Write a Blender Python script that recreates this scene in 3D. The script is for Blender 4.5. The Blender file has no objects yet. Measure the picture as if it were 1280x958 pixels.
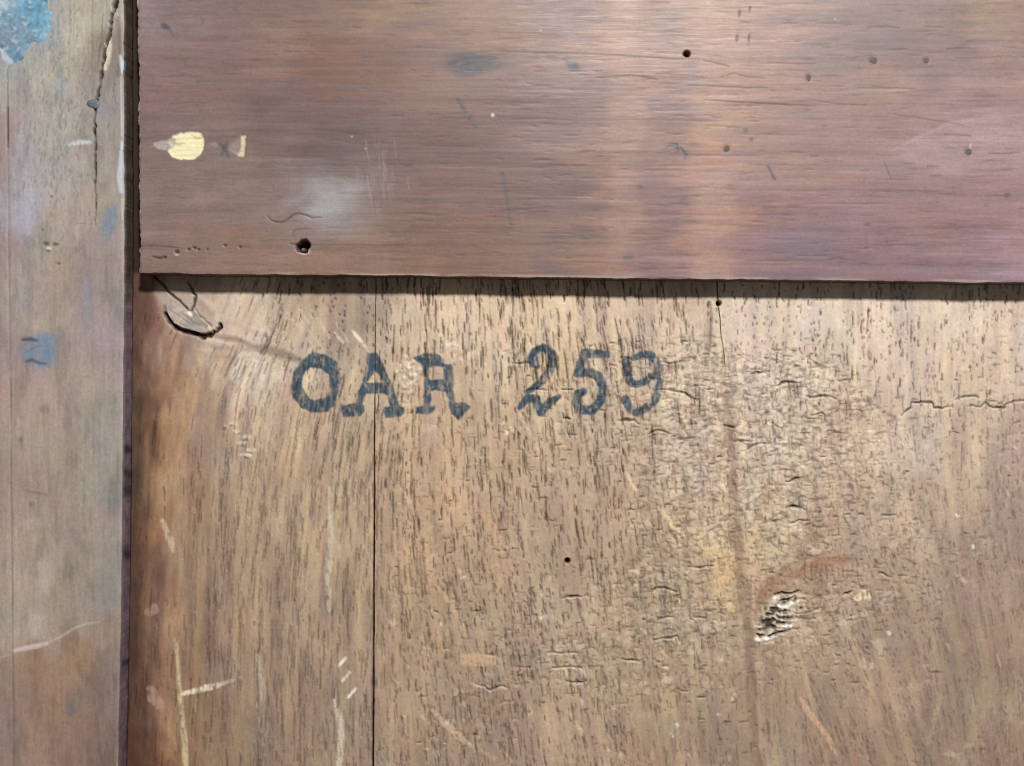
import bpy, math
import numpy as np

# ------------------------------------------------------------------ camera, light, exposure
S = 0.00025                 # metres per photo pixel on the panel surface
DIST = 1100 * S             # camera distance from the panel
CX, CY = 640.0, 479.0
RAISE = 28 * S              # how far the battens stand proud of the panel (7 mm)

sc = bpy.context.scene
cam_d = bpy.data.cameras.new("camera")
cam = bpy.data.objects.new("camera", cam_d)
sc.collection.objects.link(cam)
cam.location = (0, -DIST, 0)
cam.rotation_euler = (math.radians(90), 0, 0)
cam_d.sensor_fit = 'HORIZONTAL'
cam_d.sensor_width = 36
cam_d.lens = 36 * DIST / (1280 * S)
cam_d.clip_start = 0.01
cam_d.clip_end = 10
sc.camera = cam

LAMP = np.array((0.12, -0.50, 0.405))
AMBIENT = 0.175
world = bpy.data.worlds.new("World")
sc.world = world
world.use_nodes = True
bg = world.node_tree.nodes["Background"]
bg.inputs[0].default_value = (1.0, 0.95, 0.92, 1)
bg.inputs[1].default_value = AMBIENT

lamp_d = bpy.data.lights.new("ceiling_lamp", 'POINT')
lamp_d.energy = 26.5
lamp_d.color = (1.0, 0.975, 0.95)
lamp_d.shadow_soft_size = 0.034
lamp = bpy.data.objects.new("ceiling_lamp", lamp_d)
lamp.location = LAMP
sc.collection.objects.link(lamp)

sc.cycles.use_denoising = False           # keep the fine fibre texture
sc.cycles.filter_width = 1.2
sc.cycles.max_bounces = 4
sc.cycles.sample_clamp_direct = 2.0
sc.cycles.sample_clamp_indirect = 0.6
sc.view_settings.view_transform = 'Standard'
sc.view_settings.look = 'None'
sc.view_settings.exposure = 0
sc.view_settings.gamma = 1
sc.view_settings.use_curve_mapping = False

# ------------------------------------------------------------------ numeric helpers
def lin(c):
    c = np.asarray(c, float) / 255.0
    return np.where(c <= 0.04045, c / 12.92, ((c + 0.055) / 1.055) ** 2.4)

def gn(shape, sx, sy, seed):
    """smooth anisotropic noise, mean 0, std 1 (sx, sy: blur radius in cells)"""
    h, w = shape
    rng = np.random.default_rng(seed)
    n = rng.standard_normal((h, w)).astype(np.float32)
    fy = np.fft.fftfreq(h)[:, None]; fx = np.fft.rfftfreq(w)[None, :]
    g = np.exp(-2 * (math.pi ** 2) * ((sx * fx) ** 2 + (sy * fy) ** 2))
    o = np.fft.irfft2(np.fft.rfft2(n) * g, s=(h, w))
    o -= o.mean(); o /= o.std() + 1e-9
    return o.astype(np.float32)

def sstep(a, b, x):
    t = np.clip((x - a) / (b - a), 0, 1)
    return t * t * (3 - 2 * t)

class Raster:
    """feature maps over a rectangle of the surface, one cell per photo pixel"""
    def __init__(self, x0, y0, x1, y1, seed):
        self.x0, self.y0, self.x1, self.y1 = x0, y0, x1, y1
        self.w, self.h = x1 - x0, y1 - y0
        self.shape = (self.h, self.w)
        self.Y, self.X = np.mgrid[y0:y1, x0:x1].astype(np.float32)
        self.height = np.zeros(self.shape, np.float32)      # mm, + towards the viewer
        self.dirt = np.zeros(self.shape, np.float32)
        self.ink = np.zeros(self.shape, np.float32)
        self.col = np.zeros(self.shape + (3,), np.float32)
        self.seed = seed; self.k = 0

    def n(self, sx, sy):
        self.k += 1
        return gn(self.shape, sx, sy, self.seed * 1000 + self.k)

    def win(self, x0, y0, x1, y1):
        a, b = max(0, int(x0) - self.x0), min(self.w, int(x1) + 2 - self.x0)
        c, d = max(0, int(y0) - self.y0), min(self.h, int(y1) + 2 - self.y0)
        if a >= b or c >= d:
            return None
        return (slice(c, d), slice(a, b))

    def line(self, pts, w, soft=0.8):
        """coverage of a polyline; w a number or one per point; returns (window, mask)"""
        pts = np.asarray(pts, float)
        ws = np.full(len(pts), w, float) if np.isscalar(w) else np.asarray(w, float)
        m = ws.max() / 2 + soft + 1
        s = self.win(pts[:, 0].min() - m, pts[:, 1].min() - m, pts[:, 0].max() + m, pts[:, 1].max() + m)
        if s is None:
            return None, None
        X, Y = self.X[s], self.Y[s]
        best = np.full(X.shape, -1e9, np.float32)
        for i in range(len(pts) - 1):
            ax, ay = pts[i]; bx, by = pts[i + 1]
            dx, dy = bx - ax, by - ay
            L = dx * dx + dy * dy + 1e-9
            t = np.clip(((X - ax) * dx + (Y - ay) * dy) / L, 0, 1)
            d = np.sqrt((X - ax - t * dx) ** 2 + (Y - ay - t * dy) ** 2)
            best = np.maximum(best, (ws[i] + (ws[i + 1] - ws[i]) * t) / 2 - d)
        return s, np.clip(best / soft + 0.5, 0, 1)

    def ell(self, cx, cy, rx, ry, ang=0.0, soft=0.35):
        m = max(rx, ry) * (1 + soft) + 2
        s = self.win(cx - m, cy - m, cx + m, cy + m)
        if s is None:
            return None, None
        c, q = math.cos(math.radians(ang)), math.sin(math.radians(ang))
        X, Y = self.X[s] - cx, self.Y[s] - cy
        r = np.sqrt(((X * c + Y * q) / rx) ** 2 + ((-X * q + Y * c) / ry) ** 2)
        return s, 1 - sstep(1 - soft, 1 + soft, r)

    def poly(self, pts, soft=1.2, warp=None, grow=0.0):
        pts = np.asarray(pts, float)
        m = 8
        s = self.win(pts[:, 0].min() - m, pts[:, 1].min() - m, pts[:, 0].max() + m, pts[:, 1].max() + m)
        X, Y = self.X[s], self.Y[s]
        if warp is not None:
            X = X + warp[0][s]; Y = Y + warp[1][s]
        ins = np.zeros(X.shape, bool); d2 = np.full(X.shape, 1e9)
        j = len(pts) - 1
        for i in range(len(pts)):
            ax, ay = pts[j]; bx, by = pts[i]
            cond = ((by > Y) != (ay > Y))
            xx = (ax - bx) * (Y - by) / (ay - by if ay != by else 1e-9) + bx
            ins ^= cond & (X < xx)
            dx, dy = bx - ax, by - ay
            t = np.clip(((X - ax) * dx + (Y - ay) * dy) / (dx * dx + dy * dy + 1e-9), 0, 1)
            d2 = np.minimum(d2, (X - ax - t * dx) ** 2 + (Y - ay - t * dy) ** 2)
            j = i
        sd = np.where(ins, np.sqrt(d2), -np.sqrt(d2)) + grow
        return s, np.clip(sd / soft + 0.5, 0, 1)

    # painters -----------------------------------------------------------
    def carve(self, s, m, depth=0.0, dirt=0.0):
        if s is None:
            return
        self.height[s] -= m * depth
        self.dirt[s] = np.maximum(self.dirt[s], m * dirt)

    def tint(self, s, m, srgb, a=1.0):
        """mix towards a surface colour (given as it looks in the photo at this place)"""
        if s is None:
            return
        k = (m * a)[..., None]
        self.col[s] = self.col[s] * (1 - k) + lin(srgb) * k

    def field(self, cps, soft, wx, wy, power=2.0):
        """smooth colour field through control points, read at warped coordinates"""
        st = 6
        ys = np.arange(self.y0 - 60, self.y1 + 66, st); xs = np.arange(self.x0 - 60, self.x1 + 66, st)
        GX, GY = np.meshgrid(xs, ys)
        W = np.zeros(GX.shape); C = np.zeros(GX.shape + (3,))
        for x, y, c in cps:
            w = 1.0 / ((GX - x) ** 2 + (GY - y) ** 2 + soft * soft) ** power
            W += w; C += w[..., None] * lin(c)
        C /= W[..., None]
        fx = np.clip((self.X + wx - xs[0]) / st, 0, len(xs) - 1.01)
        fy = np.clip((self.Y + wy - ys[0]) / st, 0, len(ys) - 1.01)
        self.col[:] = bil(C, fx, fy)

    def richer(self, k, tint=(1, 1, 1)):
        lum = (self.col @ np.array((.3, .55, .15), np.float32))[..., None]
        self.col = np.clip(lum + (self.col - lum) * k, .008, 1).astype(np.float32) * np.array(tint, np.float32)

    def sample(self, X, Y):
        def refl(v, lo, hi):
            v = np.where(v < lo, 2 * lo - v, v); v = np.where(v > hi, 2 * hi - v, v)
            return np.clip(v, lo, hi)
        fx = refl(X - self.x0, 0, self.w - 1.01); fy = refl(Y - self.y0, 0, self.h - 1.01)
        return (bil(self.height, fx, fy), bil(self.dirt, fx, fy), bil(self.ink, fx, fy), bil(self.col, fx, fy))

def bil(A, fx, fy):
    x = fx.astype(int); y = fy.astype(int)
    tx = (fx - x); ty = (fy - y)
    if A.ndim == 3:
        tx = tx[..., None]; ty = ty[..., None]
    return (A[y, x] * (1 - tx) + A[y, x + 1] * tx) * (1 - ty) + (A[y + 1, x] * (1 - tx) + A[y + 1, x + 1] * tx) * ty

def world_xy(px, py, front):
    k = S * (DIST - front) / DIST
    return (px - CX) * k, -(py - CY) * k

def lamp_level(px, py, front):
    """how strongly the lamp reaches a place: the photo's colours divided by this are the wood's own colours"""
    x, z = world_xy(px, py, front)
    def e(x, z, y):
        dx, dy, dz = LAMP[0] - x, y - LAMP[1], LAMP[2] - z
        return dy / (dx * dx + dy * dy + dz * dz) ** 1.5
    ref = e(0, 0, 0)
    return 1.33 * (0.86 * e(x, z, -front) / ref + 0.14)

# ------------------------------------------------------------------ materials
def wood_material(name, grain_scale, rough=0.62, spec=0.35, dirt_shade_col=(0.030, 0.020, 0.014), tint=0.10):
    m = bpy.data.materials.new(name)
    m.use_nodes = True
    nt = m.node_tree; N = nt.nodes; L = nt.links
    b = N["Principled BSDF"]
    pat = N.new("ShaderNodeAttribute"); pat.attribute_name = "patina"
    drt = N.new("ShaderNodeAttribute"); drt.attribute_name = "dirt"
    ink = N.new("ShaderNodeAttribute"); ink.attribute_name = "ink"
    tc = N.new("ShaderNodeTexCoord")
    mp = N.new("ShaderNodeMapping"); mp.inputs['Scale'].default_value = grain_scale
    L.new(tc.outputs['Object'], mp.inputs['Vector'])
    n1 = N.new("ShaderNodeTexNoise"); n1.inputs['Scale'].default_value = 1.0
    n1.inputs['Detail'].default_value = 5; n1.inputs['Roughness'].default_value = 0.65
    L.new(mp.outputs[0], n1.inputs['Vector'])
    n2 = N.new("ShaderNodeTexNoise"); n2.inputs['Scale'].default_value = 1300
    n2.inputs['Detail'].default_value = 4; n2.inputs['Roughness'].default_value = 0.6
    L.new(tc.outputs['Object'], n2.inputs['Vector'])
    r1 = N.new("ShaderNodeMapRange")
    r1.inputs[1].default_value = 0.25; r1.inputs[2].default_value = 0.75
    r1.inputs[3].default_value = 1 - tint; r1.inputs[4].default_value = 1 + tint
    L.new(n1.outputs[0], r1.inputs[0])
    r2 = N.new("ShaderNodeMapRange")
    r2.inputs[1].default_value = 0.25; r2.inputs[2].default_value = 0.75
    r2.inputs[3].default_value = 0.87; r2.inputs[4].default_value = 1.13
    L.new(n2.outputs[0], r2.inputs[0])
    mul = N.new("ShaderNodeMath"); mul.operation = 'MULTIPLY'
    L.new(r1.outputs[0], mul.inputs[0]); L.new(r2.outputs[0], mul.inputs[1])
    sc_ = N.new("ShaderNodeVectorMath"); sc_.operation = 'SCALE'
    L.new(pat.outputs['Color'], sc_.inputs[0]); L.new(mul.outputs[0], sc_.inputs['Scale'])
    mixi = N.new("ShaderNodeMix"); mixi.data_type = 'RGBA'
    inkcol = N.new("ShaderNodeMix"); inkcol.data_type = 'RGBA'
    inkcol.inputs[6].default_value = (0.017, 0.038, 0.060, 1)
    inkcol.inputs[7].default_value = (0.040, 0.080, 0.112, 1)
    L.new(n1.outputs[0], inkcol.inputs[0])
    L.new(ink.outputs['Fac'], mixi.inputs[0]); L.new(sc_.outputs[0], mixi.inputs[6]); L.new(inkcol.outputs[2], mixi.inputs[7])
    mixd = N.new("ShaderNodeMix"); mixd.data_type = 'RGBA'
    mixd.inputs[7].default_value = dirt_shade_col + (1,)
    L.new(drt.outputs['Fac'], mixd.inputs[0]); L.new(mixi.outputs[2], mixd.inputs[6])
    L.new(mixd.outputs[2], b.inputs['Base Color'])
    rr = N.new("ShaderNodeMapRange")
    rr.inputs[1].default_value = 0.3; rr.inputs[2].default_value = 0.7
    rr.inputs[3].default_value = rough - 0.08; rr.inputs[4].default_value = rough + 0.1
    L.new(n1.outputs[0], rr.inputs[0]); L.new(rr.outputs[0], b.inputs['Roughness'])
    sp = N.new("ShaderNodeMapRange"); sp.inputs[3].default_value = spec; sp.inputs[4].default_value = 0.02
    L.new(drt.outputs['Fac'], sp.inputs[0]); L.new(sp.outputs[0], b.inputs['Specular IOR Level'])
    bp = N.new("ShaderNodeBump"); bp.inputs['Strength'].default_value = 0.35; bp.inputs['Distance'].default_value = 0.00010
    L.new(mul.outputs[0], bp.inputs['Height']); L.new(bp.outputs[0], b.inputs['Normal'])
    return m

M_OAK = wood_material("weathered_oak", (2600, 2600, 300), tint=0.06)
M_RAIL = wood_material("stained_pine", (130, 2600, 2600), rough=0.5, spec=0.45, tint=0.045)
M_STILE = wood_material("grey_weathered_wood", (2200, 2200, 260), rough=0.62, tint=0.08, dirt_shade_col=(0.018, 0.014, 0.012))
M_PAPER = wood_material("blue_paper", (900, 900, 900), rough=0.8, spec=0.2, tint=0.14)

def plain_material(name, col, rough, metal=0.0):
    m = bpy.data.materials.new(name); m.use_nodes = True
    nt = m.node_tree; b = nt.nodes["Principled BSDF"]
    n = nt.nodes.new("ShaderNodeTexNoise"); n.inputs['Scale'].default_value = 1400; n.inputs['Detail'].default_value = 4
    tc = nt.nodes.new("ShaderNodeTexCoord"); nt.links.new(tc.outputs['Object'], n.inputs['Vector'])
    mx = nt.nodes.new("ShaderNodeMix"); mx.data_type = 'RGBA'
    mx.inputs[6].default_value = tuple(c * 0.6 for c in col) + (1,)
    mx.inputs[7].default_value = tuple(min(1, c * 1.4) for c in col) + (1,)
    nt.links.new(n.outputs[0], mx.inputs[0]); nt.links.new(mx.outputs[2], b.inputs['Base Color'])
    b.inputs['Roughness'].default_value = rough; b.inputs['Metallic'].default_value = metal
    bp = nt.nodes.new("ShaderNodeBump"); bp.inputs['Distance'].default_value = 0.0002; bp.inputs['Strength'].default_value = 0.5
    nt.links.new(n.outputs[0], bp.inputs['Height']); nt.links.new(bp.outputs[0], b.inputs['Normal'])
    return m

M_IRON = plain_material("dull_iron", (0.10, 0.115, 0.135), 0.6, 0.1)
M_PLUG = plain_material("grey_filler", (0.080, 0.066, 0.061), 0.85)

# ------------------------------------------------------------------ mesh helpers
def spaced(edges):
    """1-D coordinates from (start, stop, step) runs"""
    out = []
    for a, b, st in edges:
        n = max(1, int(round((b - a) / st)))
        out.append(np.linspace(a, b, n + 1)[:-1])
    out.append(np.array([edges[-1][1]]))
    return np.concatenate(out)

def link(name, me, mat, parent, label=None):
    o = bpy.data.objects.new(name, me)
    sc.collection.objects.link(o)
    o.parent = parent
    me.materials.append(mat)
    if label:
        o["label"] = label
    return o

def make_mesh(name, V, quads, tris, pat, dirt, ink):
    me = bpy.data.meshes.new(name)
    nq, ntr = len(quads), len(tris)
    me.vertices.add(len(V)); me.vertices.foreach_set("co", V.astype(np.float32).ravel())
    me.loops.add(nq * 4 + ntr * 3)
    idx = np.concatenate([quads.ravel(), tris.ravel()]).astype(np.int32)
    me.loops.foreach_set("vertex_index", idx)
    me.polygons.add(nq + ntr)
    st = np.concatenate([np.arange(nq) * 4, nq * 4 + np.arange(ntr) * 3]).astype(np.int32)
    me.polygons.foreach_set("loop_start", st)
    me.polygons.foreach_set("use_smooth", np.ones(nq + ntr, bool))
    me.update(calc_edges=True)
    a = me.attributes.new("patina", 'FLOAT_COLOR', 'POINT')
    a.data.foreach_set("color", np.concatenate([pat, np.ones((len(V), 1))], 1).astype(np.float32).ravel())
    a = me.attributes.new("dirt", 'FLOAT', 'POINT'); a.data.foreach_set("value", dirt.astype(np.float32))
    a = me.attributes.new("ink", 'FLOAT', 'POINT'); a.data.foreach_set("value", ink.astype(np.float32))
    me.validate()
    return me

def sheet(name, ras, X, Y, front, thick, side, mat, parent, wrap=False, lift=0.0, label=None, seed=1, gain=1.0, deep=False):
    """a slab: its worked face follows the raster's relief, its sides and back are closed"""
    h, d, k, c = ras.sample(X, np.maximum(Y, ras.y0 + 5) if deep else Y)
    c = c * gain / lamp_level(X, Y, front)[..., None]
    wx, wz = world_xy(X, Y, front)
    R, C = X.shape
    V = np.stack([wx, -(front + lift + h * 0.001), wz], -1).reshape(-1, 3)
    pat = c.reshape(-1, 3); dirt = d.ravel(); ink = k.ravel()
    ids = np.arange(R * C).reshape(R, C)
    if wrap:                                   # polar patch: rows run outwards from the middle
        nx = np.roll(ids, -1, 1)
        quads = np.stack([ids[:-1], ids[1:], nx[1:], nx[:-1]], -1).reshape(-1, 4)
        ring = ids[-1]
    else:
        quads = np.stack([ids[:-1, :-1], ids[1:, :-1], ids[1:, 1:], ids[:-1, 1:]], -1).reshape(-1, 4)
        ring = np.concatenate([ids[:, 0], ids[-1, 1:], ids[-2::-1, -1], ids[0, -2:0:-1]])
    n = len(ring); base = V[ring]
    Vs, Ps, Ds = [V], [pat], [dirt]; Q = [quads]; off = len(V)
    Vs.append(base.copy()); Ps.append(pat[ring]); Ds.append(dirt[ring]); prev = off + np.arange(n); off += n
    rng = np.random.default_rng(seed)
    deps = [0.04, 0.12, 0.3, 0.55, 0.8, 1.0]
    for j, f in enumerate(deps):
        P = base.copy()
        P[:, 1] = base[:, 1] * (1 - f) + thick * f
        nz = 1 + 0.18 * np.convolve(rng.standard_normal(n), np.ones(9) / 3, 'same')
        a = min(1.0, 0.35 + f * 2.2) if j else 0.3
        sc_ = side(Y.ravel()[ring], f, rng) if callable(side) else lin(side)[None]
        colr = pat[ring] * (1 - a) + sc_ * nz[:, None] * a
        Vs.append(P); Ps.append(np.clip(colr, 0.004, 1)); Ds.append(dirt[ring] * (1 - a))
        cur = off + np.arange(n); off += n
        Q.append(np.stack([prev, cur, np.roll(cur, -1), np.roll(prev, -1)], -1)[:, ::1])
        prev = cur
    mid = Vs[-1].mean(0)[None]; Vs.append(mid); Ps.append(np.full((1, 3), .05)); Ds.append(np.zeros(1))
    tris = np.stack([prev, np.full(n, off), np.roll(prev, -1)], -1)
    V = np.concatenate(Vs); pat = np.concatenate(Ps); dirt = np.concatenate(Ds)
    ink = np.concatenate([ink, np.zeros(len(V) - len(ink))])
    me = make_mesh(name, V, np.concatenate(Q), tris, pat, dirt, ink)
    return link(name, me, mat, parent, label)

def polar(outline, rings, segs, wob, seed):
    """outline polygon (px) -> polar grid of px coordinates with an uneven rim"""
    o = np.asarray(outline, float)
    o = np.concatenate([o, o[:1]])
    L = np.concatenate([[0], np.cumsum(np.hypot(*np.diff(o, axis=0).T))])
    t = np.linspace(0, L[-1], segs, endpoint=False)
    ex = np.interp(t, L, o[:, 0]); ey = np.interp(t, L, o[:, 1])
    rng = np.random.default_rng(seed)
    for r, q in ((3, 1.0), (9, 1.2)):
        kx = np.convolve(np.tile(rng.standard_normal(segs), 3), np.ones(r) / r ** .5, 'same')[segs:2 * segs]
        ky = np.convolve(np.tile(rng.standard_normal(segs), 3), np.ones(r) / r ** .5, 'same')[segs:2 * segs]
        ex = ex + wob * q * kx * .5; ey = ey + wob * q * ky * .5
    cx, cy = ex.mean(), ey.mean()
    f = np.linspace(0.02, 1, rings)[:, None]
    return cx + (ex - cx) * f, cy + (ey - cy) * f

def thing(name, label, cat, px, py, front):
    o = bpy.data.objects.new(name, None)
    sc.collection.objects.link(o)
    o["label"] = label; o["category"] = cat
    o.empty_display_size = 0.02
    return o

def round_head(name, px, py, r, ry, front, dome, mat, parent, seed, label=None):
    """small uneven domed disc: nail head or filled hole"""
    rng = np.random.default_rng(seed)
    segs, prof = 14, [(0.0, dome), (0.45, dome * .9), (0.8, dome * .6), (1.0, 0.1), (1.0, -0.9)]
    f0, f1_ = rng.uniform(0, 6, 2); rad = [1 + .10 * math.sin(4 * math.pi * i / segs + f0) + .07 * math.sin(6 * math.pi * i / segs + f1_) for i in range(segs)]
    V = []; F = []
    x0, z0 = world_xy(px, py, front); k = S * (DIST - front) / DIST
    for f, hgt in prof[1:]:
        for i in range(segs):
            a = 2 * math.pi * i / segs
            q = 1 + (rad[i] - 1) * f
            V.append((x0 + math.cos(a) * r * k * f * q, -(front + hgt * .001), z0 + math.sin(a) * ry * k * f * q))
    V.append((x0, -(front + dome * .001), z0))
    for i in range(segs):
        F.append((len(V) - 1, i, (i + 1) % segs))
    for j in range(len(prof) - 2):
        for i in range(segs):
            a = j * segs + i; b = j * segs + (i + 1) % segs
            F.append((a, a + segs, b + segs, b))
    me = bpy.data.meshes.new(name); me.from_pydata(V, [], F)
    me.polygons.foreach_set("use_smooth", [True] * len(F)); me.update()
    return link(name, me, mat, parent, label)

#====PANEL====
# ------------------------------------------------------------------ the oak panel: relief, grain, cracks, ink
P = Raster(100, 300, 1400, 1060, 1)
rngp = np.random.default_rng(77)

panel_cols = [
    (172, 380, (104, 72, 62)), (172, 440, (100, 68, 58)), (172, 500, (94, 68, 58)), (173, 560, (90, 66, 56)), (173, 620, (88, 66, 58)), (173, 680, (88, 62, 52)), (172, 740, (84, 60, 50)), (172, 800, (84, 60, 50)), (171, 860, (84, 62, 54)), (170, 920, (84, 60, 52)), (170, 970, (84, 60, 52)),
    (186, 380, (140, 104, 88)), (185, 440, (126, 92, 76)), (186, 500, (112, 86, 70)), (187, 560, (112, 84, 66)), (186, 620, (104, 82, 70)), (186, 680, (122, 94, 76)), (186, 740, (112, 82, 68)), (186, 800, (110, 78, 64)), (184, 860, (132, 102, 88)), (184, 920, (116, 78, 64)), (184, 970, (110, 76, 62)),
    (198, 400, (168, 140, 122)), (200, 470, (158, 128, 104)), (200, 540, (160, 130, 104)), (198, 600, (152, 122, 98)), (200, 660, (156, 124, 98)), (198, 740, (150, 122, 102)), (198, 800, (148, 120, 100)), (200, 880, (148, 118, 98)), (198, 940, (140, 112, 92)),
    (218, 520, (182, 156, 124)), (222, 610, (178, 152, 120)), (216, 700, (172, 142, 112)), (218, 800, (164, 140, 108)), (222, 900, (150, 128, 100)),
    (255, 440, (196, 172, 148)), (262, 560, (174, 154, 136)), (265, 660, (160, 140, 122)), (262, 760, (156, 136, 118)), (270, 830, (146, 128, 116)), (265, 930, (142, 122, 104)),
    (235, 385, (190, 175, 165)), (275, 385, (205, 190, 176)), (305, 440, (222, 212, 196)), (340, 450, (214, 202, 182)), (320, 385, (208, 192, 172)),
    (390, 380, (172, 156, 140)), (440, 385, (160, 146, 132)), (430, 415, (172, 158, 142)), (385, 430, (200, 186, 166)),
    (340, 520, (196, 176, 150)), (400, 545, (188, 168, 144)), (440, 560, (182, 164, 140)), (330, 620, (178, 156, 132)), (400, 640, (176, 156, 134)), (445, 660, (184, 164, 136)),
    (330, 740, (172, 150, 128)), (385, 760, (164, 146, 128)), (445, 770, (168, 148, 126)), (340, 850, (152, 134, 118)), (400, 870, (148, 130, 118)), (440, 900, (152, 138, 126)), (340, 940, (146, 128, 114)),
    (490, 400, (212, 194, 170)), (560, 400, (212, 192, 166)), (610, 420, (214, 194, 166)), (500, 490, (206, 184, 156)), (600, 520, (200, 178, 150)),
    (500, 560, (196, 172, 144)), (560, 580, (190, 164, 136)), (620, 600, (188, 166, 140)), (500, 660, (182, 158, 132)), (560, 680, (178, 152, 128)), (620, 690, (184, 160, 134)),
    (500, 760, (180, 156, 130)), (540, 740, (170, 146, 124)), (600, 780, (176, 156, 132)), (500, 860, (164, 144, 126)), (560, 860, (168, 148, 128)), (610, 900, (160, 142, 126)), (500, 940, (160, 142, 124)), (600, 945, (152, 134, 122)),
    (680, 400, (216, 196, 166)), (760, 400, (212, 194, 168)), (840, 400, (208, 190, 168)), (700, 500, (204, 184, 156)), (780, 520, (202, 184, 158)),
    (660, 590, (188, 168, 140)), (690, 610, (192, 156, 132)), (730, 640, (186, 156, 132)), (700, 670, (186, 150, 128)), (780, 640, (186, 162, 136)), (800, 700, (180, 156, 132)),
    (680, 730, (170, 154, 134)), (690, 775, (182, 152, 134)), (650, 800, (164, 150, 132)), (720, 830, (176, 160, 136)), (680, 890, (184, 148, 128)), (720, 930, (182, 148, 128)), (650, 930, (164, 140, 124)),
    (860, 480, (212, 198, 176)), (860, 560, (206, 192, 172)), (870, 640, (196, 178, 152)), (850, 720, (184, 168, 142)), (800, 760, (182, 166, 140)), (880, 800, (176, 160, 136)), (800, 850, (174, 156, 132)), (870, 880, (164, 148, 128)), (800, 940, (170, 144, 122)), (900, 930, (156, 138, 120)),
    (895, 695, (214, 186, 142)), (940, 400, (220, 208, 190)), (1000, 400, (222, 210, 194)), (1100, 410, (220, 206, 188)), (1200, 410, (222, 208, 190)), (1270, 420, (216, 202, 186)),
    (980, 480, (218, 206, 186)), (1080, 490, (204, 184, 168)), (1130, 470, (216, 196, 176)), (1200, 480, (222, 204, 180)), (1260, 490, (216, 198, 178)),
    (970, 560, (212, 198, 178)), (1060, 560, (206, 188, 166)), (1150, 540, (208, 196, 182)), (1210, 560, (200, 180, 160)), (1262, 580, (178, 160, 150)),
    (1000, 640, (202, 184, 160)), (1090, 640, (192, 174, 156)), (1170, 620, (184, 166, 148)), (1250, 650, (162, 146, 138)),
    (1020, 705, (188, 146, 120)), (1100, 720, (178, 160, 142)), (1170, 700, (168, 150, 134)), (1240, 740, (156, 138, 130)), (1000, 830, (182, 158, 134)), (960, 850, (178, 142, 120)),
    (1030, 790, (186, 166, 144)), (1090, 800, (168, 148, 132)), (1160, 790, (160, 142, 126)), (1200, 820, (146, 130, 120)), (1230, 800, (168, 142, 126)), (1270, 830, (142, 126, 118)),
    (985, 900, (176, 144, 122)), (1050, 880, (158, 140, 124)), (1125, 870, (172, 148, 130)), (1090, 930, (150, 128, 114)), (1150, 930, (150, 132, 116)), (1190, 900, (140, 124, 118)), (1222, 900, (162, 146, 124)), (1265, 930, (146, 126, 116)),
]
def calm(c, k=.30):
    g = .35 * c[0] + .5 * c[1] + .15 * c[2]
    return tuple(v * (1 - k) + k * (g + d) for v, d in zip(c, (12, -1, -20)))
panel_cols = [(x, y, calm(c, .75 if c[0] - c[1] > 28 else .4) if x > 215 else c) for x, y, c in panel_cols]
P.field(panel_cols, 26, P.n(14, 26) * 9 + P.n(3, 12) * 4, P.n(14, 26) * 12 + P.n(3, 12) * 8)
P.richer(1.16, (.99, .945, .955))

# fields that steer the grain
def scalar_field(ras, cps, soft):
    W = np.zeros(ras.shape, np.float32); A = np.zeros(ras.shape, np.float32)
    st = 10
    GX = ras.X[::st, ::st]; GY = ras.Y[::st, ::st]
    w_ = np.zeros(GX.shape); a_ = np.zeros(GX.shape)
    for x, y, v in cps:
        q = 1 / ((GX - x) ** 2 + (GY - y) ** 2 + soft ** 2) ** 2
        w_ += q; a_ += q * v
    a_ /= w_
    fx = np.clip((ras.X - ras.x0) / st, 0, a_.shape[1] - 1.01); fy = np.clip((ras.Y - ras.y0) / st, 0, a_.shape[0] - 1.01)
    return bil(a_, fx, fy)

# lean of the grain from the vertical in degrees (+ leans to the right going down)
lean = scalar_field(P, [(300, 450, -34), (320, 420, -20), (340, 500, -16), (300, 530, -6), (380, 470, -12), (260, 510, -5), (280, 560, -3), (350, 530, -8), (360, 560, -9), (300, 650, -4), (400, 650, -4), (440, 520, -9), (330, 800, -2), (430, 850, -1), (220, 600, -2),
                        (420, 390, 0), (520, 400, 1), (600, 450, 2), (540, 650, 3), (600, 800, 8), (560, 900, 5), (700, 420, 5), (760, 420, 7), (700, 560, 4), (760, 650, 5), (660, 780, 10), (700, 880, 8), (800, 850, 6), (850, 420, 3),
                        (1000, 420, -3), (1100, 420, 0), (1200, 420, 0), (1100, 600, 8), (1100, 750, 18), (1050, 850, 22), (1120, 900, 16), (1180, 850, 14), (1240, 700, 8), (1250, 900, 4), (970, 880, 2), (1230, 500, 0)], 40)
# how dense, long and dark the pores are
dens = scalar_field(P, [(190, 480, .05), (215, 440, .05), (225, 500, .12), (200, 560, .1), (190, 700, .15), (280, 400, .05), (240, 370, .02), (180, 600, .12), (180, 900, .25), (230, 600, .6), (270, 420, .1), (250, 470, .25), (320, 470, .9), (300, 640, 1.1), (350, 800, 1.0), (430, 390, 1.5), (340, 390, .8), (400, 550, 1.1), (440, 800, .8), (520, 400, 1.0), (600, 400, 1.1),
                        (540, 620, 1.2), (620, 720, 1.5), (560, 880, 1.2), (690, 660, .8), (760, 600, 1.5), (690, 560, 1.3), (700, 390, 1.1), (780, 400, 1.0), (850, 400, .7), (900, 450, .2), (650, 800, 1.7), (690, 900, .7), (740, 900, 1.2), (850, 880, .6), (900, 900, .4), (850, 600, .5),
                        (950, 400, .8), (1040, 400, .95), (1120, 410, .85), (1200, 420, .8), (1260, 420, .75), (1000, 560, .4), (1100, 600, .9), (1200, 600, .9), (1000, 680, .4), (1100, 760, 1.2), (1180, 800, 1.1), (1250, 800, .8), (980, 880, .6), (1080, 900, 1.2), (1160, 930, 1.2)], 30)
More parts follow.
